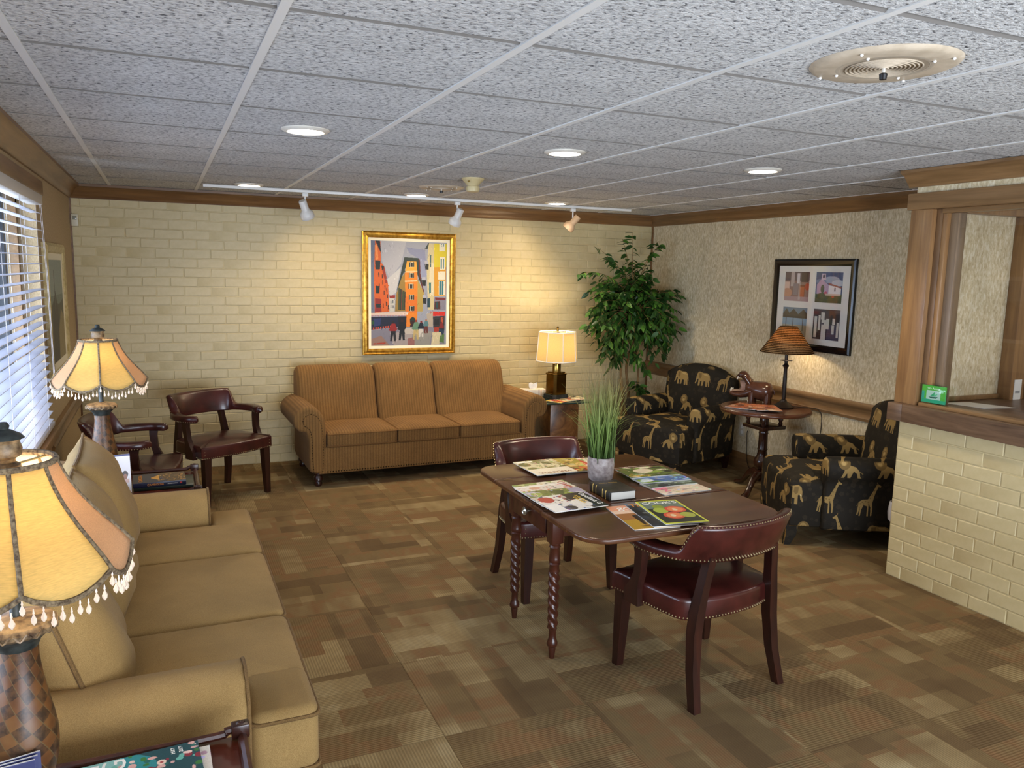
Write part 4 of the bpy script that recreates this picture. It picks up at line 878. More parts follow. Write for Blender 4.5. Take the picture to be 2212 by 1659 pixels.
    man(470, 1265, 1.15, 'b5392c', '2f2838', '4a2420'); man(572, 1250, 1.2, '171a2c', '1b2036', '5a2a24'); man(738, 1250, 1.15, '8fae98', 'd7c79a', 'b4563a'); man(800, 1250, .95, '1f2c4a', 'e0dcd6', 'a5472f'); man(858, 1225, .8, '7fa3a8', '8c4a34', 'c98a4a'); man(1045, 1255, .8, 'a33a30', '2c3a4a', 'a0382c')
    P('c05a32', (950, 1270), (1010, 1265), (1015, 1320), (955, 1325)); P('35607a', (1015, 1290), (1080, 1300), (1075, 1345), (1010, 1340)); P('ded6bc', (935, 1330), (1040, 1330), (1020, 1475), (920, 1478)); P('7f9f68', (1030, 1370), (1080, 1350), (1075, 1460), (1020, 1440)); P('cc6a4a', (240, 1450), (380, 1440), (380, 1455), (240, 1465))
    cv.grain(.03, 1, 260); cv.a[..., :3] = cv.a[..., :3]**1.7*.9; return cv
m_street = print_mat('street_painting', street(), .55, plane='xz')
m_giltf = (lambda k: (k.col(k.ramp(k.noise(k.co(), 30, 4), [(.3, '9a6a1c'), (.7, 'd9ac4c')])), k.bump(k.noise(k.co(), 60, 3), .25, .003), k.m)[-1])(NM('gilt_frame', .34, .85)); m_liner = plain('cream_liner', 'e6dcc0', .6)
def frame(t, w, h, prof, mat, name='frame', M=None):
    """mitred frame in the local xz plane, front towards -y; prof = [(inset from outer edge, depth)]"""
    R = []
    for sx, sz in ((-1, -1), (1, -1), (1, 1), (-1, 1)): R.append([(sx*(w/2-i), -d, sz*(h/2-i)) for i, d in prof])
    return G().loft(R, True, False, M, True).part(name, mat, t, ang=25)
sp = thing('street_painting', 'gilt framed painting of a narrow European street above the brown sofa', 'painting', (2.656, YB-.009, 1.462))
frame(sp, .86, 1.085, [(0, 0), (0, .03), (.008, .034), (.014, .028), (.022, .03), (.034, .034), (.046, .03), (.052, .022), (.056, .018), (.056, 0)], m_giltf)
frame(sp, .752, .977, [(0, .002), (0, .020), (.024, .013), (.024, .002)], m_liner, 'liner')
G().b(-.352, .352, -.011, -.004, -.465, .465).part('canvas', m_street, sp, flat=True)
# ------------------------------------------------------------------ four-photo frame on the right wall
def photos():
    cs = []
    a = Canvas(110, 110, '8a6a66'); a.rect(0, 0, 1, .3, '5c4a52').rect(.25, .0, .4, .5, 'b9a8a4').rect(.5, .05, .62, .4, 'd8d0d0').rect(.68, 0, .95, .35, '3a2c34').rect(0, .35, .2, .7, 'd9b8a8').ell(.12, .72, .2, .16, 'c08a72').rect(.36, .4, .56, .8, '8c7c80').rect(.62, .45, .84, .95, '7a3a20').rect(.64, .5, .82, .85, 'b5562c').ell(.93, .5, .1, .12, 'b0402a').rect(0, .85, 1, 1, 'a88a8e').rect(.58, .3, .66, .95, 'c9c4c4', .5)
    b = Canvas(110, 110, '41557c'); b.ell(.6, .25, .3, .12, '9aa6ba').ell(.85, .35, .25, .1, 'c0c6d0').ell(.2, .3, .2, .08, '6a7c9c').poly([(.05, .4), (.22, .22), (.5, .42), (.5, .72), (.05, .72)], 'b59ab5').poly([(.22, .05), (.36, .05), (.38, .26), (.2, .26)], 'c9b4c4').ell(.29, .14, .04, .06, '3a3440').poly([(.5, .42), (.96, .5), (.96, .74), (.5, .72)], 'e6e2e2').poly([(.46, .34), (1, .48), (.96, .52), (.5, .4)], '9a5a50').ell(.27, .55, .07, .14, '40463a').rect(.72, .5, .76, .62, '5a5058').rect(0, .72, 1, 1, '4a5230').ell(.3, .8, .25, .12, '2f4026').ell(.4, .68, .06, .05, 'c04060').ell(.68, .78, .05, .06, 'b0523a').rect(.4, .7, .96, .76, 'd0b8a8')
    c = Canvas(110, 110, '5f7a90'); c.rect(0, .35, 1, .62, '7f9fb4').rect(0, .6, 1, 1, 'a09c8c')
    for x, w in ((.15, .22), (.45, .3), (.85, .3)): c.poly([(x-w, .32), (x, .05), (x+w, .32)], '3a3a36').poly([(x-w, .3), (x+w, .3), (x+w*.9, .36), (x-w*.9, .36)], '2a2b2a').rect(x-.012, .3, x+.012, .8, '3f3a34')
    d = Canvas(110, 110, '23242e'); d.rect(.55, .5, 1, 1, '43455a')
    for x, y, w, h in ((.05, .25, .1, .7), (.2, .2, .08, .5), (.3, .1, .14, .25), (.33, .35, .18, .65), (.5, .3, .12, .35), (.74, .28, .1, .2), (.72, .5, .1, .3), (.9, .4, .08, .5)): d.rect(x, y, x+w, y+h, 'c9c6bc')
    d.rect(.3, .45, .42, .5, '4a4a52')
    return [q.grain(.04, i) for i, q in enumerate((a, b, c, d))]
pf = thing('photo_frame', 'black framed set of four travel photos on the wallpapered right wall', 'picture', (XR-.001, 4.672, 1.472), PI/2*-1)
m_blackf = plain('glossy_black_frame', '0c0d0f', .22, 0, .6)
frame(pf, .835, .705, [(0, 0), (0, .022), (.012, .03), (.03, .026), (.045, .016), (.052, .014), (.052, 0)], m_blackf)
G().b(-.37, .37, -.010, -.003, -.305, .305).part('mat_board', plain('white_mat_board', 'e2dfd6', .7), pf, flat=True)
for i, cv in enumerate(photos()):
    x = (-.165, .165)[i % 2]; z = (.14, -.14)[i//2]; G().b(x-.13, x+.13, -.012, -.0095, z-.115, z+.115).part('photo', print_mat('travel_photo', cv, .4, plane='xz'), pf, flat=True)
G().b(-.368, .368, -.0145, -.0125, -.303, .303).part('glazing', glass_mat('picture_glass', 'ffffff', .12), pf, flat=True)
# ------------------------------------------------------------------ tall picture on the left wall
cv = Canvas(160, 240, '6f7a6c'); cv.rect(0, 0, 1, .35, '8a9488').poly([(0, .5), (.3, .4), (.7, .45), (1, .4), (1, 1), (0, 1)], '4a4a3c').poly([(.25, .45), (.45, .3), (.6, .5), (.62, 1), (.2, 1)], '3a3630').poly([(.6, .7), (.8, .5), (1, .6), (1, 1), (.55, 1)], '8a7a52').rect(.4, .1, .44, .5, '55584c').grain(.08, 4, 500)
lp = thing('left_wall_picture', 'narrow cream framed picture on the tan wall between the blind and the corner', 'picture', (.001, 5.66, 1.385), PI/2)
frame(lp, .92, .82, [(0, 0), (0, .02), (.02, .03), (.05, .022), (.06, .012), (.06, 0)], mottled('cream_gold_frame', 'a8925a', 'cdbb8a', 30, rough=.4))
frame(lp, .80, .70, [(0, .001), (0, .014), (.04, .010), (.04, .001)], m_liner, 'liner')
G().b(-.36, .36, -.010, -.002, -.31, .31).part('canvas', print_mat('misty_painting', cv, .5, plane='xz'), lp, flat=True)
# ------------------------------------------------------------------ ficus tree
m_bark = mottled('ficus_bark', '6a4c2c', '94713f', 20, (1, 1, .3), .8, .3); m_leaf = [mottled('ficus_leaf', a, b, 12, rough=.42, spec=.4) for a, b in (('23401a', '3b6122'), ('36581c', '54802c'), ('1a3412', '2e501b'))]
for m in m_leaf:
    b_ = m.node_tree.nodes['Principled BSDF']; b_.inputs['Subsurface Weight'].default_value = 0
fc = thing('ficus_tree', 'artificial ficus tree with leafy crown and thin trunks in the brick corner', 'plant', (4.66, 6.48, 0))
G().lathe([(.12, 0), (.15, .02), (.17, .16), (.175, .24), (.16, .25), (.155, .22)], 24).part('basket', mottled('wicker_basket', '5a3d20', '8a6336', 50, (1, 1, 3), .8, .6), fc)
G().lathe([(.155, .2), (.02, .235)], 20).part('moss', mottled('dry_moss', '3a3a20', '5a5430', 40, rough=1, bump=.8), fc)
def trunk(p, r): G().tube(smooth(p, 5), r, 8).part('trunk', m_bark, fc)
trunk([(0, 0, .2), (.02, -.01, .45), (-.01, 0, .75), (.03, .01, 1.05), (.06, .0, 1.30)], [.019-.0006*q for q in range(21)]); trunk([(.06, .03, .2), (.10, .02, .5), (.075, .04, .78), (.12, .02, 1.05), (.08, .04, 1.4)], .013); trunk([(.14, -.02, .2), (.17, -.02, .5), (.16, -.03, .85), (.12, 0, 1.3)], .010)
def leaf_mesh(m):
    P = [(0, 0, 0), (.012, -.013, .003), (.032, -.017, .001), (.056, -.008, -.006), (.070, 0, -.013), (.056, .008, -.006), (.032, .017, .001), (.012, .013, .003), (.012, 0, -.001), (.032, 0, -.004), (.056, 0, -.009)]
    F = [(0, 1, 8), (0, 8, 7), (1, 2, 9, 8), (8, 9, 6, 7), (2, 3, 10, 9), (9, 10, 5, 6), (3, 4, 10), (10, 4, 5)]
    return G().add(P, F).mesh('leaf', m, 90)
lms = [leaf_mesh(m) for m in m_leaf]
r = np.random.default_rng(11); L = []; tw = G()
def spray(base, tip, n, droop=.1):
    b, t = Vector(base), Vector(tip); d = t-b; pts = [b+d*k/6+Vector((0, 0, droop*4*(k/6)*(1-k/6)))-Vector((0, 0, droop*.9*(k/6)**2)) for k in range(7)]
    tw.tube(pts, [.004-.0005*k for k in range(7)], 5)
    for k in range(n):
        f = .25+.75*(k+r.random())/n; i = min(5, int(f*6)); p = pts[i].lerp(pts[i+1], f*6-i); a = r.random()*2*PI
        dr = (d.normalized()*.5+Vector((math.cos(a), math.sin(a), -.25-.75*r.random()))).normalized()
        L.append((p, dr, .95+.5*r.random(), r.random()))
C0 = Vector((.07, -.02, 1.34))
for (x, y, z, n) in ((-.12, -.1, 2.06, 14), (-.02, -.12, 2.12, 12), (.34, -.05, 2.02, 13), (.28, -.12, 2.05, 10), (-.66, -.28, 1.72, 22), (-.52, -.22, 1.56, 18), (-.34, -.2, 1.88, 16), (-.42, -.1, 1.98, 8)): spray(C0+Vector((x*.15, 0, .2)), (x, y, z), n, .06)
for k in range(150):
    a = r.random()*2*PI; el = math.asin(1-1.9*r.random()); rad = .30+.24*math.sqrt(r.random())
    tip = C0+Vector((rad*.98*math.cos(a)*math.cos(el), rad*.62*math.sin(a)*math.cos(el)-.05, rad*1.02*math.sin(el)))
    tip.y = min(tip.y, .36); tip.x = min(tip.x, .52)
    spray(C0+(tip-C0)*.2, tip-Vector((0, 0, .03)), 13, .04)
for k in range(34):
    a = PI+r.random()*PI*1.15-.3; q = .12+.16*r.random(); spray(C0+Vector((.03*r.normal(), -.02, .06)), C0+Vector((q*math.cos(a), q*math.sin(a)*.9-.06, -.38+.75*r.random())), 10, .03)
for k in range(7): a = k*.9; spray((.05+.1*math.cos(a), -.03, .95), (.05+.22*math.cos(a), -.05+.15*math.sin(a), .74+.1*(k % 3)), 8, .0)
for k in range(3): spray((.16, -.02, .55), (.10+.06*k, -.08, .66-.05*k), 8, .0)
tag(tw.part('twigs', m_bark, fc), kind='stuff')
camv = Vector((.6139-4.66, -6.48, 1.69))
L.sort(key=lambda q: -(Vector((q[0].x-C0.x, q[0].y, q[0].z-C0.z)).dot(camv.normalized())+.25*abs(q[0].x-.05)+.3*max(0, q[0].z-1.7)))
bulk = [G() for _ in lms]
for i, (p, d, s, c) in enumerate(L):
    if fc.location.y+p.y > YB-.04 or fc.location.x+p.x > XR-.04: continue
    q = d.to_track_quat('X', 'Z'); k = 0 if c < .45 else 1 if c < .75 else 2
    if i < 300: o = link('leaf', lms[k], fc, p); o.rotation_euler = (q @ Euler((r.normal(0, .5), 0, 0)).to_quaternion()).to_euler(); o.scale = (s, s, s)
    else:
        M = Matrix.Translation(p) @ q.to_matrix().to_4x4() @ Euler((r.normal(0, .5), 0, 0)).to_matrix().to_4x4() @ Matrix.Scale(s, 4); bulk[k].add([v.co for v in lms[k].vertices], [tuple(f.vertices) for f in lms[k].polygons], M)
for k, g in enumerate(bulk): tag(g.part('foliage', m_leaf[k], fc, ang=90), kind='stuff')
# ------------------------------------------------------------------ potted grass on the magazine table
gp = thing('potted_grass', 'tall green artificial grass in a small grey pot on the magazine table', 'plant', (2.513, 3.195, .7005))
G().lathe([(.048, 0), (.058, .01), (.063, .04), (.065, .09), (.063, .115), (.057, .115), (.056, .10), (.01, .097)], 28).part('pot', mottled('speckled_grey_pot', '7a6c68', 'a59a94', 45, rough=.35, bump=.1), gp)
kg = NM('grass_blade', .55, 0, .3); zf = kg.new('ShaderNodeSeparateXYZ', i_0=kg.new('ShaderNodeTexCoord').outputs['Object']).outputs[2]; zz = kg.new('ShaderNodeMapRange', i_0=zf, i_1=.08, i_2=.52).outputs[0]
kg.col(kg.ramp(zz, [(0, '34501f'), (.40, '6d8440'), (.72, '86874e'), (1, '75603f')]))
g = G(); r2 = np.random.default_rng(5)
for k in range(330):
    a = r2.random()*2*PI; lean = abs(r2.normal(0, .30))+.02; Lh = .24+.24*r2.random(); w = .0022+.0012*r2.random()
    if k < 44: lean = .5+.5*r2.random(); Lh = .26+.1*r2.random()
    if k > 300: Lh = .44+.06*r2.random(); lean *= .6; w = .0012
    bx, by = .03*r2.normal(), .03*r2.normal(); V = []; F = []; px, py, pz = max(-.045, min(.045, bx)), max(-.045, min(.045, by)), .09; th = lean*.35
    nx, ny = -math.sin(a), math.cos(a)
    for i in range(6):
        ww = w*(1-(i/5)**2*.9); V += [(px-nx*ww, py-ny*ww, pz), (px+nx*ww, py+ny*ww, pz)]
        th = lean*(.35+.9*(i/5)**1.3*(1.6 if k < 44 else 1)); px += math.cos(a)*math.sin(th)*Lh/5; py += math.sin(a)*math.sin(th)*Lh/5; pz += math.cos(th)*Lh/5
    for i in range(5): F.append((2*i, 2*i+1, 2*i+3, 2*i+2))
    g.add(V, F)
tag(g.part('grass_blades', kg.m, gp, ang=90), kind='stuff')
# ------------------------------------------------------------------ ceiling fittings
m_trim = plain('white_fixture_trim', 'd9d4c8', .4); m_led = plain('led_disc', 'fff2de', .4, emit=14)
dl0 = None
DL = (((1.205, 3.56), 'round recessed ceiling light nearest the window wall, above the tan sofa'), ((2.442, 3.53), 'round recessed ceiling light above the back of the magazine table'), ((3.677, 3.535), 'round recessed ceiling light nearest the reception hatch'), ((1.223, 6.126), 'round recessed ceiling light just in front of the left spotlight track end'), ((2.484, 6.128), 'round recessed ceiling light between the small ceiling speaker and the street painting'), ((3.718, 6.113), 'round recessed ceiling light nearest the ficus tree'))
for (x, y), lab in DL:
    if dl0 is None:
        dl0 = thing('recessed_light', lab, 'ceiling light', (x, y, H), 0, 'recessed ceiling lights')
        G().lathe([(.074, -.004), (.078, -.012), (.092, -.010), (.102, -.003), (.102, 0), (.075, 0)], 40, None, False).part('trim_ring', m_trim, dl0)
        G().lathe([(.0, -.006), (.076, -.006), (.076, 0), (0, 0)], 40, None, False).part('diffuser', m_led, dl0)
    else: copy_tree(dl0, (x, y, H), 0, lab)
    lamp('SPOT', 'downlight', (x, y, H-.02), 14 if x < 2 else 46 if x > 3 else 26, LED, spot_size=math.radians(130), spot_blend=.6, shadow_soft_size=.07, aim=(x, y, 0))
m_spk = mottled('beige_speaker_grille', 'b3a48e', 'c7b8a2', 20, rough=.4)
def speaker(label, loc, R, rz):
    t = thing('ceiling_speaker', label, 'speaker', loc, rz)
    G().lathe([(R*.58, -.012), (R*.9, -.012), (R*.97, -.007), (R, 0), (R*.5, 0)], 56, None, False).part('plate', m_spk, t)
    g = G()
    for k in range(9): rr = R*(.06+.055*k); g.tube([(rr*math.cos(2*PI*j/44), rr*math.sin(2*PI*j/44), -.0125) for j in range(44)], R*.011, 5, True)
    tag(g.part('grille_rings', m_spk, t), kind='stuff')
    G().lathe([(0, -.010), (R*.56, -.010), (R*.6, -.013), (R*.64, -.012), (R*.62, 0), (0, 0)], 48, None, False).part('grille', plain('grille_recess', 'a89b88', .6), t)
    for k in range(4):
        a = k*PI/2
        for q in (.66, .9): G().ell((q*R*math.cos(a), q*R*math.sin(a), -.014), (.023*R, .023*R, .02*R), 10).part('screw', m_white, t)
    kb = G().lathe([(.004, -.01), (.005, -.03)], 10).part('knob', m_trim, t); G().lathe([(.009, -.026), (.011, -.028), (.009, -.042), (.004, -.043)], 16).part('knob_cap', plain('black_knob', '101114', .4), kb)
speaker('large round beige ceiling speaker with a black volume knob near the camera', (2.44, 1.652, H), .193, math.radians(24))
speaker('smaller round cream ceiling speaker beside the smoke detector', (2.468, 5.475, H), .162, .5)
sd = thing('smoke_detector', 'cream smoke detector hanging below the ceiling between two rows of recessed lights', 'smoke detector', (2.463, 4.835, H), 0)
m_sd = plain('yellowed_cream_plastic', 'c2b184', .45)
G().lathe([(.072, 0), (.072, -.008), (.062, -.018), (.048, -.032), (.036, -.046), (.034, -.05)], 32).part('housing', m_sd, sd); G().lathe([(.034, -.05), (.042, -.052), (.044, -.066), (.040, -.082), (.034, -.086)], 28).part('sensor_head', m_sd, sd)
G().ell((-.045, -.045, -.026), (.006, .006, .006), 10).part('indicator', plain('brass_indicator', '9a7a3a', .3, .6), sd)
tk = thing('track_rail', 'long white track rail on the ceiling before the brick wall', 'light track', (2.75, 6.32, H))
G().b(-1.83, 1.83, -.018, .018, -.02, 0, .002).part('rail', m_white, tk); G().b(-1.83, 1.83, -.005, .005, -.0215, -.0195).part('slot', plain('track_slot', '77746e', .5), tk)
def spot_head(label, x, aim, mat, pw):
    t = thing('track_spotlight', label, 'spotlight', (x, 6.32, H-.022), 0, 'track spotlights')
    G().b(-.022, .022, -.016, .016, -.026, 0, .003).part('adapter', m_white, t); G().tube([(0, 0, -.02), (0, 0, -.105)], .006, 8).part('stem', m_white, t)
    d = Vector(aim).normalized(); q = d.to_track_quat('Z', 'X').to_euler()
    h = G().lathe([(.0, -.075), (.026, -.075), (.030, -.07), (.030, .0), (.034, .008), (.052, .03), (.054, .06), (.050, .072), (.046, .06), (.03, .03), (0, .02)], 26).part('head', mat, t, (0, 0, -.125), q)
    G().lathe([(0, .05), (.044, .05)], 20, None, False).part('bulb_face', plain('warm_spot_bulb', 'ffdca8', .4, emit=10), h)
    G().ell((0, 0, -.108), (.012, .012, .012), 10).part('swivel', m_white, t)
    p = Vector((x, 6.32, H-.147))+d*.085; lamp('SPOT', 'track_beam', p, pw, (1, .78, .46), spot_size=math.radians(150), spot_blend=1, shadow_soft_size=.06, aim=p+d)
m_spot = plain('white_spot_enamel', 'd2cfca', .35); m_spotb = plain('beige_spot_enamel', 'd9b48c', .35)
spot_head('white track spotlight left of the street painting', 1.652, (.35, .34, -.85), m_spot, 11)
spot_head('white track spotlight above the right side of the street painting', 2.895, (-.28, .36, -.85), m_spot, 13)
spot_head('beige track spotlight nearest the ficus tree', 3.985, (-.55, .36, -.75), m_spotb, 14)
# ------------------------------------------------------------------ printed matter
m_pages = plain('paper_edges', 'd9d5ca', .8); m_wht = plain('white_ink', 'f2efe6', .5); m_yel = plain('yellow_ink', 'e8c24a', .5); m_redi = plain('red_ink', 'b8332c', .5); m_blk = plain('black_ink', '16161a', .5); m_gld = plain('gold_foil', 'a88a48', .35, .6); m_org = plain('orange_ink', 'd98a2c', .5); m_pink = plain('pink_ink', 'e86a8c', .5)
def mag(label, x, y, z, w, h, th, rz, cv, texts=(), group=None, name='magazine', cat='magazine', tilt=(0, 0)):
    t = thing(name, label, cat, (x, y, z), rz, group); t.rotation_euler = (tilt[0], tilt[1], rz)
    G().b(-w/2+.002, w/2-.002, -h/2+.002, h/2-.002, 0, th-.0008).part('pages', m_pages, t, flat=True)
    g = G(); N = 6
    V = [(-w/2+w*i/N, s*h/2, th+.0008*math.sin(PI*i/N)+.0) for s in (-1, 1) for i in range(N+1)]; V += [(a, b, c-.001) for a, b, c in V]
    n = N+1; F = [(i, i+1, n+i+1, n+i) for i in range(N)]+[(2*n+i+1, 2*n+i, 3*n+i, 3*n+i+1) for i in range(N)]+[(i+1, i, 2*n+i, 2*n+i+1) for i in range(N)]+[(n+i, n+i+1, 3*n+i+1, 3*n+i) for i in range(N)]+[(0, n, 3*n, 2*n), (n-1, 3*n-1, 4*n-1, 2*n-1)]
    c = g.add(V, F).part('cover', print_mat('printed_cover', cv, .28), t, flat=False)
    for s, size, m, lx, ly, rot, sx in texts: lettering(s, size, m, c, (lx, ly, th+.0012), (0, 0, rot), sx=sx)
    return t
def cover(seed, bgc, blobs, w=96, h=128, n=26):
    r = np.random.default_rng(seed); cv = Canvas(w, h, bgc)
    for k in range(n):
        x, y = r.random(2); c = blobs[r.integers(len(blobs))]; s = .05+.16*r.random()
        if r.random() < .6: cv.ell(x, y, s, s*.7*(.5+r.random()), c, 10)
        else: cv.poly([(x+s*(r.random()-.5)*2, y+s*(r.random()-.5)*2) for _ in range(5)], c)
    for k in range(70):
        x, y = r.random(2); c = blobs[r.integers(len(blobs))]; s = .012+.03*r.random(); cv.ell(x, y, s, s*.8, [min(1, max(0, q*(.7+.6*r.random()))) for q in cv.c(c)], 7)
    for k in range(r.integers(3, 7)):
        x, y = .06+.5*r.random(), .22+.7*r.random(); c = ('f2efe6', '1c1c1e')[r.integers(2)]
        for q in range(2): cv.rect(x, y+.028*q, x+.12+.2*r.random(), y+.012+.028*q, c, .85)
    return cv.grain(.06, seed, 160)
Z0 = .7005; e = .0052
# back left fan, covers upside down to the camera
cv = cover(1, 'cfc6a4', ['6f6b38', '8c8348', '55582e', 'a89a62']); cv.rect(0, 0, 1, .38, 'e6dcc8').rect(.55, .88, .95, .96, 'f4f2ee').grain(.05, 3)
mag('magazine in the back left fan with red title words, lowest of three', 2.545, 3.475, Z0, .215, .27, .005, PI-.18, cover(5, 'e6ddd0', ['b8b06a', 'd9c8a8', 'c84a3a', '8ca06a']), [('RVE', .05, m_redi, -.03, .10, 0, 1)], 'magazines at the back left of the drop-leaf table')
mag('magazine in the back left fan with orange flowers, middle of three', 2.465, 3.475, Z0+e, .215, .27, .005, PI-.12, cover(6, 'a8963a', ['c8703a', '8a5a2a', 'd8b86a', '5a4a2a']), [('S O', .045, m_redi, -.05, .10, 0, 1)], 'magazines at the back left of the drop-leaf table')
mag('pale garden magazine on top of the back left fan, title upside down', 2.343, 3.458, Z0+2*e, .225, .275, .005, PI+.03, cv, [('VERANDA', .038, plain('brown_ink', '8a5a3a', .5), 0, .112, 0, 1)], 'magazines at the back left of the drop-leaf table')
# left fan, turned sideways
GL = 'magazines at the left of the drop-leaf table'
mag('green bordered magazine at the back and bottom of the left fan', 2.20, 3.125, Z0, .215, .27, .005, -PI/2+.05, cover(8, '8c9c5a', ['c8c88c', '5a6a3a', 'e6e0cc']), (), GL)
cv = cover(9, 'e8ddd2', ['d9a88c', 'c98a70', 'f0e8e0']); cv.rect(0, .25, .12, 1, 'f4f0ea').grain(.05, 2)
mag('pale cover magazine with red title second from the back of the left fan', 2.185, 3.07, Z0+e, .215, .275, .005, -PI/2+.03, cv, [('OWN', .05, m_redi, -.055, .105, 0, 1)], GL)
mag('green golf course magazine third from the back of the left fan', 2.178, 2.965, Z0+2*e, .215, .275, .005, -PI/2-.03, cover(10, '75803a', ['9cae4a', '4a5a2a', 'b8b0c8', '6a7a34']).rect(.0, 0, 1, .22, 'a49cb4'), [('LI', .05, m_wht, -.02, .105, 0, 1)], GL)
cv = cover(11, 'e4e0da', ['c8bfb4', '3a3436', 'a8342e', '6a5a50', '3a4a7a']); cv.rect(0, 0, 1, .2, '141418').rect(.0, .2, .42, .42, '1c1a1c').rect(.55, .75, 1, 1, 'f2f0ec').ell(.25, .82, .2, .12, 'b0302a').grain(.05, 4)
mag('black and yellow titled sports magazine on top at the front of the left fan', 2.166, 2.862, Z0+3*e, .215, .262, .005, -PI/2+.06, cv, [('Carolinas G', .036, m_wht, -.005, .108, 0, 1), ('A Carolinas', .020, m_yel, -.02, .072, 0, 1), ('Grandslam', .022, m_yel, .0, .052, 0, 1)], GL)
# right fan
GR = 'magazines at the right of the drop-leaf table'
cv = cover(14, 'd8c8b4', ['c0ac98', 'e8dcd0', 'a89484']); cv.ell(.45, .5, .14, .1, 'b8a088').rect(.05, .05, .3, .6, 'e68aa0').grain(.05, 5)
mag('pale cover magazine with pink title at the front of the right fan', 2.776, 2.955, Z0, .262, .205, .005, .02, cv, [('MX', .045, m_pink, -.08, -.03, PI/2, 1)], GR)
mag('dark green cover magazine second from the front of the right fan', 2.776, 3.045, Z0+e, .262, .18, .005, .0, cover(15, '5a6a58', ['3a4a3c', '88988a', '2c3438']), (), GR)
mag('blue and green cover magazine third from the front of the right fan', 2.778, 3.105, Z0+2*e, .27, .18, .005, -.05, cover(16, '4a68a8', ['6a8ac8', 'b8ccd8', '6a8a3a', '88a03a']), [('ings', .035, m_wht, -.09, -.06, .0, 1)], GR)
cv = cover(17, '5a6a34', ['8aa04a', '3a4a24', 'd8d0b8', '8a5a4a', '2c3020']); cv.ell(.45, .4, .2, .2, 'd8ccb4').grain(.06, 6)
mag('leafy green cover magazine on top at the back of the right fan', 2.772, 3.185, Z0+3*e, .268, .175, .005, -.06, cv, [('Chasing', .034, m_yel, -.08, -.065, -.1, 1)], GR)
# front fan
GF = 'magazines at the front of the drop-leaf table'
cv = Canvas(96, 136, 'd98a5c'); cv.rect(0, 0, 1, .22, 'e09a78').rect(0, .22, 1, .35, 'e8c8b0').rect(0, .35, 1, .62, 'a06a3a').rect(0, .62, 1, 1, 'b8902c').poly([(.3, .45), (.6, .42), (.75, .5), (.8, .8), (.72, .8), (.66, .6), (.42, .6), (.38, .85), (.32, .85)], '2c1c14').ell(.6, .9, .4, .04, '6a4a1c').grain(.06, 7, 140)
mag('orange golf magazine with a dark horse shape, leftmost and lowest of the front fan', 2.376, 2.622, Z0, .20, .30, .005, -.15, cv, [('golf', .065, m_wht, -.02, .112, 0, 1)], GF)
cv = cover(19, '20242e', ['2c3440', '3a3028', '141820']); cv.rect(0, 0, .3, .1, '5a6a7a')
mag('dark blue magazine showing a narrow strip, middle of the front fan', 2.458, 2.612, Z0+e, .195, .305, .005, -.165, cv, [('TL', .05, m_org, -.06, .12, 0, 1)], GF)
cv = Canvas(144, 216, '3a443a'); cv.rect(0, 0, 1, .4, '6a7a70').rect(0, .35, 1, 1, '262a24').ell(.35, .3, .13, .1, '8a9a3a').ell(.3, .45, .16, .12, 'a8b84a').ell(.66, .43, .24, .14, 'd8503a').ell(.66, .43, .18, .1, 'e88a5a').ell(.64, .44, .06, .05, 'e8d0a8').ell(.45, .68, .24, .14, 'd8503a').ell(.45, .68, .18, .1, 'e88a5a').ell(.42, .68, .06, .05, 'e8d0a8').ell(.76, .68, .17, .11, 'a8b04a')
for a_ in ((0, 0, 1, .035), (0, .965, 1, 1), (0, 0, .05, 1), (.95, 0, 1, 1)): cv.rect(*a_, 'd0d648')
mag('lime bordered cooking magazine with cut red fruit on top of the front fan', 2.508, 2.610, Z0+2*e, .19, .305, .005, -.165, cv.grain(.03, 8), [("COOK'S", .043, m_wht, .0, .115, 0, 1)], GF)
bk = thing('leather_book', 'thick dark leather holy book with gilt lettering beside the grass pot', 'book', (2.437, 2.952, Z0), -.03)
m_bk = mottled('dark_leather_binding', '1a1611', '2c261e', 60, rough=.4, bump=.2)
G().b(-.058, .062, -.087, .087, .003, .037).part('pages', m_pages, bk, flat=True); G().b(-.064, .066, -.092, .092, .037, .041, .0015).part('front_cover', m_bk, bk); G().b(-.064, .066, -.092, .092, 0, .003, .001).part('back_cover', m_bk, bk)
s_ = G().puff([(-.068, .0), (-.06, .0), (-.06, .041), (-.068, .040), (-.071, .03), (-.071, .01)], -.092, .092, .001, XZ).part('spine', m_bk, bk)
for y in (-.06, -.03, .03, .06): G().b(-.0722, -.066, y-.002, y+.002, .002, .0405, .001).part('spine_band', m_gld, s_)
lettering('Holy Bible', .022, m_gld, bk, (.0, .05, .0412))
# fan on the pedestal table
for k in range(6):
    f = k/5; cv = cover(30+k, 'b86a44', ['c88a60', '6a3a28', 'd8b8a0', '2c2422', 'e0a070']); a_ = (-1.15, -1.02, -.9, -.78, -.66, -.5)[k]
    mag(('orange cover magazine at the far end of the fan below the hippo', 'orange cover magazine second in the fan below the hippo', 'orange cover magazine third in the fan below the hippo', 'orange cover magazine fourth in the fan below the hippo', 'orange cover magazine fifth in the fan below the hippo', 'orange cover magazine on top of the fan nearest the wicker lamp')[k], 4.725+.05*f, 4.79-.19*f, .681+.0032*k, .19, .26, .003, a_, cv, (), 'fanned magazines on the pedestal table')
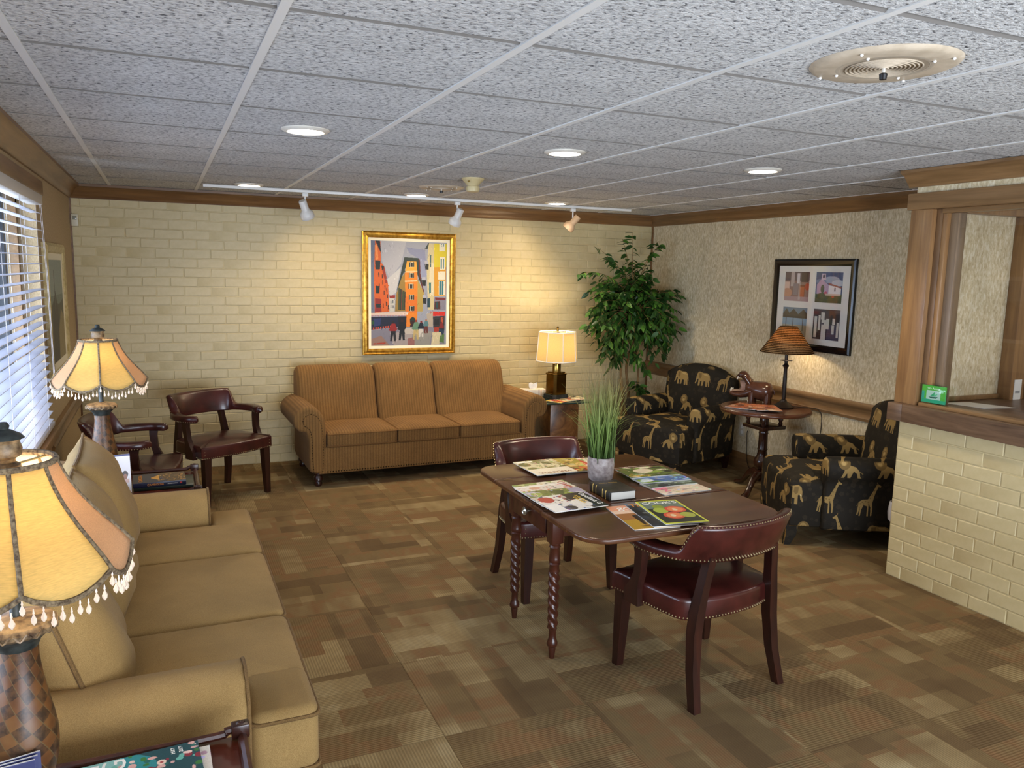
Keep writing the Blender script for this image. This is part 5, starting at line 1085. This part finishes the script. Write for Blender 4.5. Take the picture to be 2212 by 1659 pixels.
# fan on the cube table
for k in range(6):
    cv = cover(50+k, ('e0c850', 'c84a3a', 'e8b888', 'd8d0b0', 'c86a4a', 'e6d8b0')[k], ['f0e8d8', 'c8a83a', 'b0483a', '2c2c2c', 'e8d0a0'])
    mag('%s newsletter in the fan on the glass top of the cube table' % ('yellow, lowest', 'red, second from lowest', 'peach, third from lowest', 'grey-cream, fourth from lowest', 'terracotta, fifth from lowest', 'cream, topmost')[k], 3.86+.05*k, 6.30+.012*k, .5185+.0022*k, .13, .17, .002, .65-.2*k, cv, (), 'fanned newsletters on the cube table', 'newsletter', 'newsletter')
tb = thing('tissue_box', 'white patterned tissue box with a pulled tissue behind the brown sofa arm', 'tissue box', (3.80, 6.668, .5185), math.radians(-12))
G().b(-.115, .115, -.058, .058, 0, .065, .002).part('box', print_mat('tissue_box_print', cover(70, 'd8cfc0', ['c8b8a0', 'e6e0d6', 'b89a80'], n=20), .5), tb)
g = G(); V = [(0, 0, .065)]; n = 12
for lvl, (rr, z) in enumerate(((.022, .066), (.03, .09), (.034, .115))):
    V += [(rr*math.cos(2*PI*j/n)*(1.2+.3*math.sin(3*j)), rr*.45*math.sin(2*PI*j/n)*(1+.4*math.cos(2*j)), z+(.012*math.sin(j*2.1) if lvl else 0)) for j in range(n)]
F = [(1+l*n+j, 1+l*n+(j+1) % n, 1+(l+1)*n+(j+1) % n, 1+(l+1)*n+j) for l in range(2) for j in range(n)]
g.add(V, F).part('tissue', m_white, tb, ang=90)
# ------------------------------------------------------------------ things on the end tables
cv = Canvas(200, 260, '1f4a50'); r = np.random.default_rng(2); cv.rect(0, 0, .3, 1, '202a2c').ell(.75, .3, .3, .35, '2f8a90').ell(.9, .2, .2, .2, '8ac0b8')
for k in range(60): x, y = .3+.7*r.random(), r.random(); cv.ell(x, y, .02+.03*r.random(), .015+.025*r.random(), ('d8a8a0', 'e8c8bc', '8a2c3a', '2a6a60', '3f7a3a', '6ab0a0')[r.integers(6)], 8)
for k in range(10): x, y = .35+.5*r.random(), .35+.4*r.random(); cv.ell(x, y, .05, .04, 'e6ccb8', 9).ell(x, y, .02, .016, 'b04a4a', 8)
mag('large floral teal cover magazine with big cream letters on the front end table', .528, 1.768, .5548, .215, .262, .009, PI/2+.07, cv.grain(.05, 3, 60), [('H', .075, m_wht, .075, .100, 0, 1), ('G', .07, m_wht, .08, .045, 0, 1), ('MAY', .013, m_wht, .085, -.075, 0, 1), ('2019', .013, m_wht, .085, -.092, 0, 1)])
mag('thick white paged magazine under the floral magazine on the front end table', .545, 1.760, .5415, .212, .268, .0125, PI/2+.02, cover(81, 'd8d4cc', ['b0a898', 'e8e4da', '8a9aa8']))
def leaflet(label, x, y, z, w, h, rz, tilt, cvs, texts=()):
    t = thing('leaflet', label, 'brochure', (x, y, z), rz); t.rotation_euler = (tilt, 0, rz)
    G().b(-w/2, w/2, -.004, .0, 0, h).part('folded_sheet', m_pages, t, flat=True)
    c = G().b(-w/2, w/2, -.0055, -.0042, 0, h).part('cover', print_mat('leaflet_print', cvs, .4, plane='xz'), t, flat=True)
    for s, size, m, lx, lz in texts: lettering(s, size, m, c, (lx, -.0058, lz), (PI/2, 0, 0))
cv = Canvas(80, 170, 'eceaf0'); cv.rect(0, 0, 1, .05, '2a3470').ell(.3, .55, .2, .09, '4a2c22').ell(.7, .52, .16, .09, '2c1a18').ell(.3, .6, .13, .08, 'b07a5c').ell(.7, .58, .11, .07, '9a664c').rect(.1, .66, .5, .74, 'e8dede').rect(.55, .64, .9, .74, 'd8b8b0').rect(0, .74, 1, 1, 'e8e8ee').rect(.55, .78, .75, .83, '2a3a8a').rect(.2, .88, .7, .94, '5a4a7a')
leaflet('white health leaflet with two smiling faces standing beside the far lamp', .395, 4.29, .5415, .085, .195, .15, -.12, cv)
cv = Canvas(80, 120, 'e8e8f0'); cv.poly([(0, 0), (1, 0), (1, .2), (0, .6)], '232a5c').rect(.1, .6, .8, .64, '8a8a98')
for k in range(3): leaflet('navy and white leaflet, ' + ('backmost', 'middle', 'frontmost')[k] + ' of three before the near lamp foot', .322-.004*k, 1.655-.012*k, .5435, .085, .19, .25-.06*k, -.08, cv)
cv = Canvas(80, 120, '4f8a34'); cv.rect(0, .5, 1, 1, '3a7028')
leaflet('bright green leaflet leaning at the left of the near lamp foot', .228, 1.615, .547, .085, .19, .1, -.06, cv, [('FLU', .03, m_wht, .0, .10), ('SHOTS', .018, m_wht, .0, .075)])
b0 = thing('flat_book', 'flat dark green book lying under the travel guide', 'book', (.585, 4.40, .5415), -.02)
m_dg = plain('dark_green_board', '16241e', .35)
G().b(-.13, .14, -.10, .105, .002, .012).part('pages', m_pages, b0, flat=True); G().b(-.135, .145, -.105, .11, .012, .0145, .001).part('front_cover', m_dg, b0); G().b(-.135, .145, -.105, .11, 0, .002, .001).part('back_cover', m_dg, b0); G().b(-.135, .145, -.108, -.105, 0, .0145, .001).part('spine', m_dg, b0)
cv = Canvas(200, 150, '1b2038'); cv.poly([(.45, 0), (1, 0), (1, 1), (.7, 1), (.55, .4)], '4a3420')
r = np.random.default_rng(9)
for k in range(90): x = .45+.55*r.random(); y = r.random(); cv.ell(x, y, .008+.02*r.random(), .006+.015*r.random(), ('c8893a', 'e8b45a', '8a5a28', '5a3a1c')[r.integers(4)], 7)
for k in range(9): cv.rect(.32+.02*k, .5-.035*k, .34+.02*k, .5+.035*k, 'c8923f')
m_camb = cv.grain(.05, 2)
b1 = thing('travel_book', 'thick navy travel guide with golden temple cover on the far end table', 'book', (.565, 4.395, .5562), .03)
G().b(-.12, .12, -.085, .09, .002, .022).part('pages', m_pages, b1, flat=True); G().b(-.125, .125, -.09, .092, .022, .0245).part('front_cover', print_mat('temple_cover', m_camb, .25), b1); G().b(-.125, .125, -.09, .092, 0, .002).part('back_cover', plain('navy_board', '1a2038', .3), b1)
s_ = G().b(-.125, .125, -.0925, -.0895, 0, .0245, .001).part('spine', bpy.data.materials['navy_board'], b1)
lettering('CAMBODIA', .015, m_org, s_, (-.02, -.0928, .012), (PI/2, 0, 0)); lettering('Ancient sites', .009, m_wht, s_, (.06, -.0928, .012), (PI/2, 0, 0)); lettering('CAMBODIA', .026, m_org, b1, (-.088, .0, .0248), (0, 0, PI/2)); G().b(.095, .105, -.0932, -.0924, .008, .016).part('publisher_mark', m_redi, s_)
# ------------------------------------------------------------------ reception counter, wall fittings, bin
ac = thing('acrylic_sign', 'green We Accept card in a clear acrylic block on the hatch sill', 'sign', (XC+.022, 2.915, 1.0235), -PI/2+.06)
cv = Canvas(120, 90, '55a83a'); cv.rect(0, .35, .12, 1, '3a9a8a').rect(.0, .8, 1, 1, '2f9a7a').rect(.2, .28, .8, .8, 'b8c2c0').poly([(.3, .66), (.7, .62), (.62, .72), (.4, .74)], '26584a').poly([(.36, .62), (.56, .34), (.54, .6)], '3a9a6a').poly([(.46, .62), (.68, .42), (.62, .6)], '5ab88a')
G().b(-.068, .068, -.004, .004, .004, .098).part('card', print_mat('payment_card_print', cv, .4, plane='xz'), ac, flat=True); G().b(-.072, .072, -.011, .011, 0, .102, .002).part('acrylic_block', glass_mat('acrylic', 'eafaf2', .14), ac); lettering('We Accept', .016, m_wht, ac, (0, -.0045, .083), (PI/2, 0, 0))
pp = tag(G().prism([(4.60, 3.01), (4.78, 2.975), (4.86, 2.76), (4.655, 2.80)], 1.0035, 1.0045).part('paper_sheet', m_white), 'white paper sheet lying on the reception counter behind the glass', 'paper')
wc = thing('wall_card', 'small white printed card fixed to the wooden post inside the hatch', 'card', (5.175, 2.9695, 1.055))
G().b(-.032, .032, -.003, 0, -.065, .065).part('card', m_white, wc); G().b(-.02, .02, -.0038, -.0028, -.015, .0).part('printed_lines', plain('grey_ink', '9a9a9a', .6), wc)
ol = thing('power_outlet', 'white power outlet low on the wallpapered wall behind the pedestal table', 'outlet', (XR-.0005, 5.377, .354), -PI/2)
G().b(-.036, .036, -.005, 0, -.058, .058, .002).part('cover_plate', plain('ivory_plate', 'cfc6b0', .4), ol)
for z in (-.024, .024): G().lathe([(.016, 0), (.016, .002)], 16).part('socket', m_white, ol, (0, -.005, z), (PI/2, 0, 0))
ms = thing('motion_sensor', 'small cream sensor box high in the corner of the brick wall', 'sensor', (.034, YB-.010, 1.998))
G().b(-.024, .024, -.03, 0, -.045, .045, .004).part('housing', plain('cream_sensor_case', 'c9c1a8', .45), ms); G().b(-.014, .014, -.0325, -.0295, .002, .03, .001).part('lens', plain('sensor_lens', '8a8878', .2), ms)
tr = thing('waste_bin', 'waste bin with a white liner bag tucked behind the reception wall corner', 'bin', (4.685, 3.218, 0))
G().lathe([(.085, 0), (.105, .34), (.10, .34), (.082, .01)], 24, None, False).part('bin_body', m_dark, tr)
R = [[((rr+.006*math.sin(7*a+k))*math.cos(a), (rr+.006*math.cos(5*a+2*k))*math.sin(a), z) for a in [2*PI*j/28 for j in range(28)]] for k, (rr, z) in enumerate(((.112, .24), (.116, .28), (.114, .335), (.106, .355), (.095, .345), (.09, .29)))]
G().loft(R, True, False).part('liner', plain('white_bin_liner', 'd4d4dc', .5), tr)
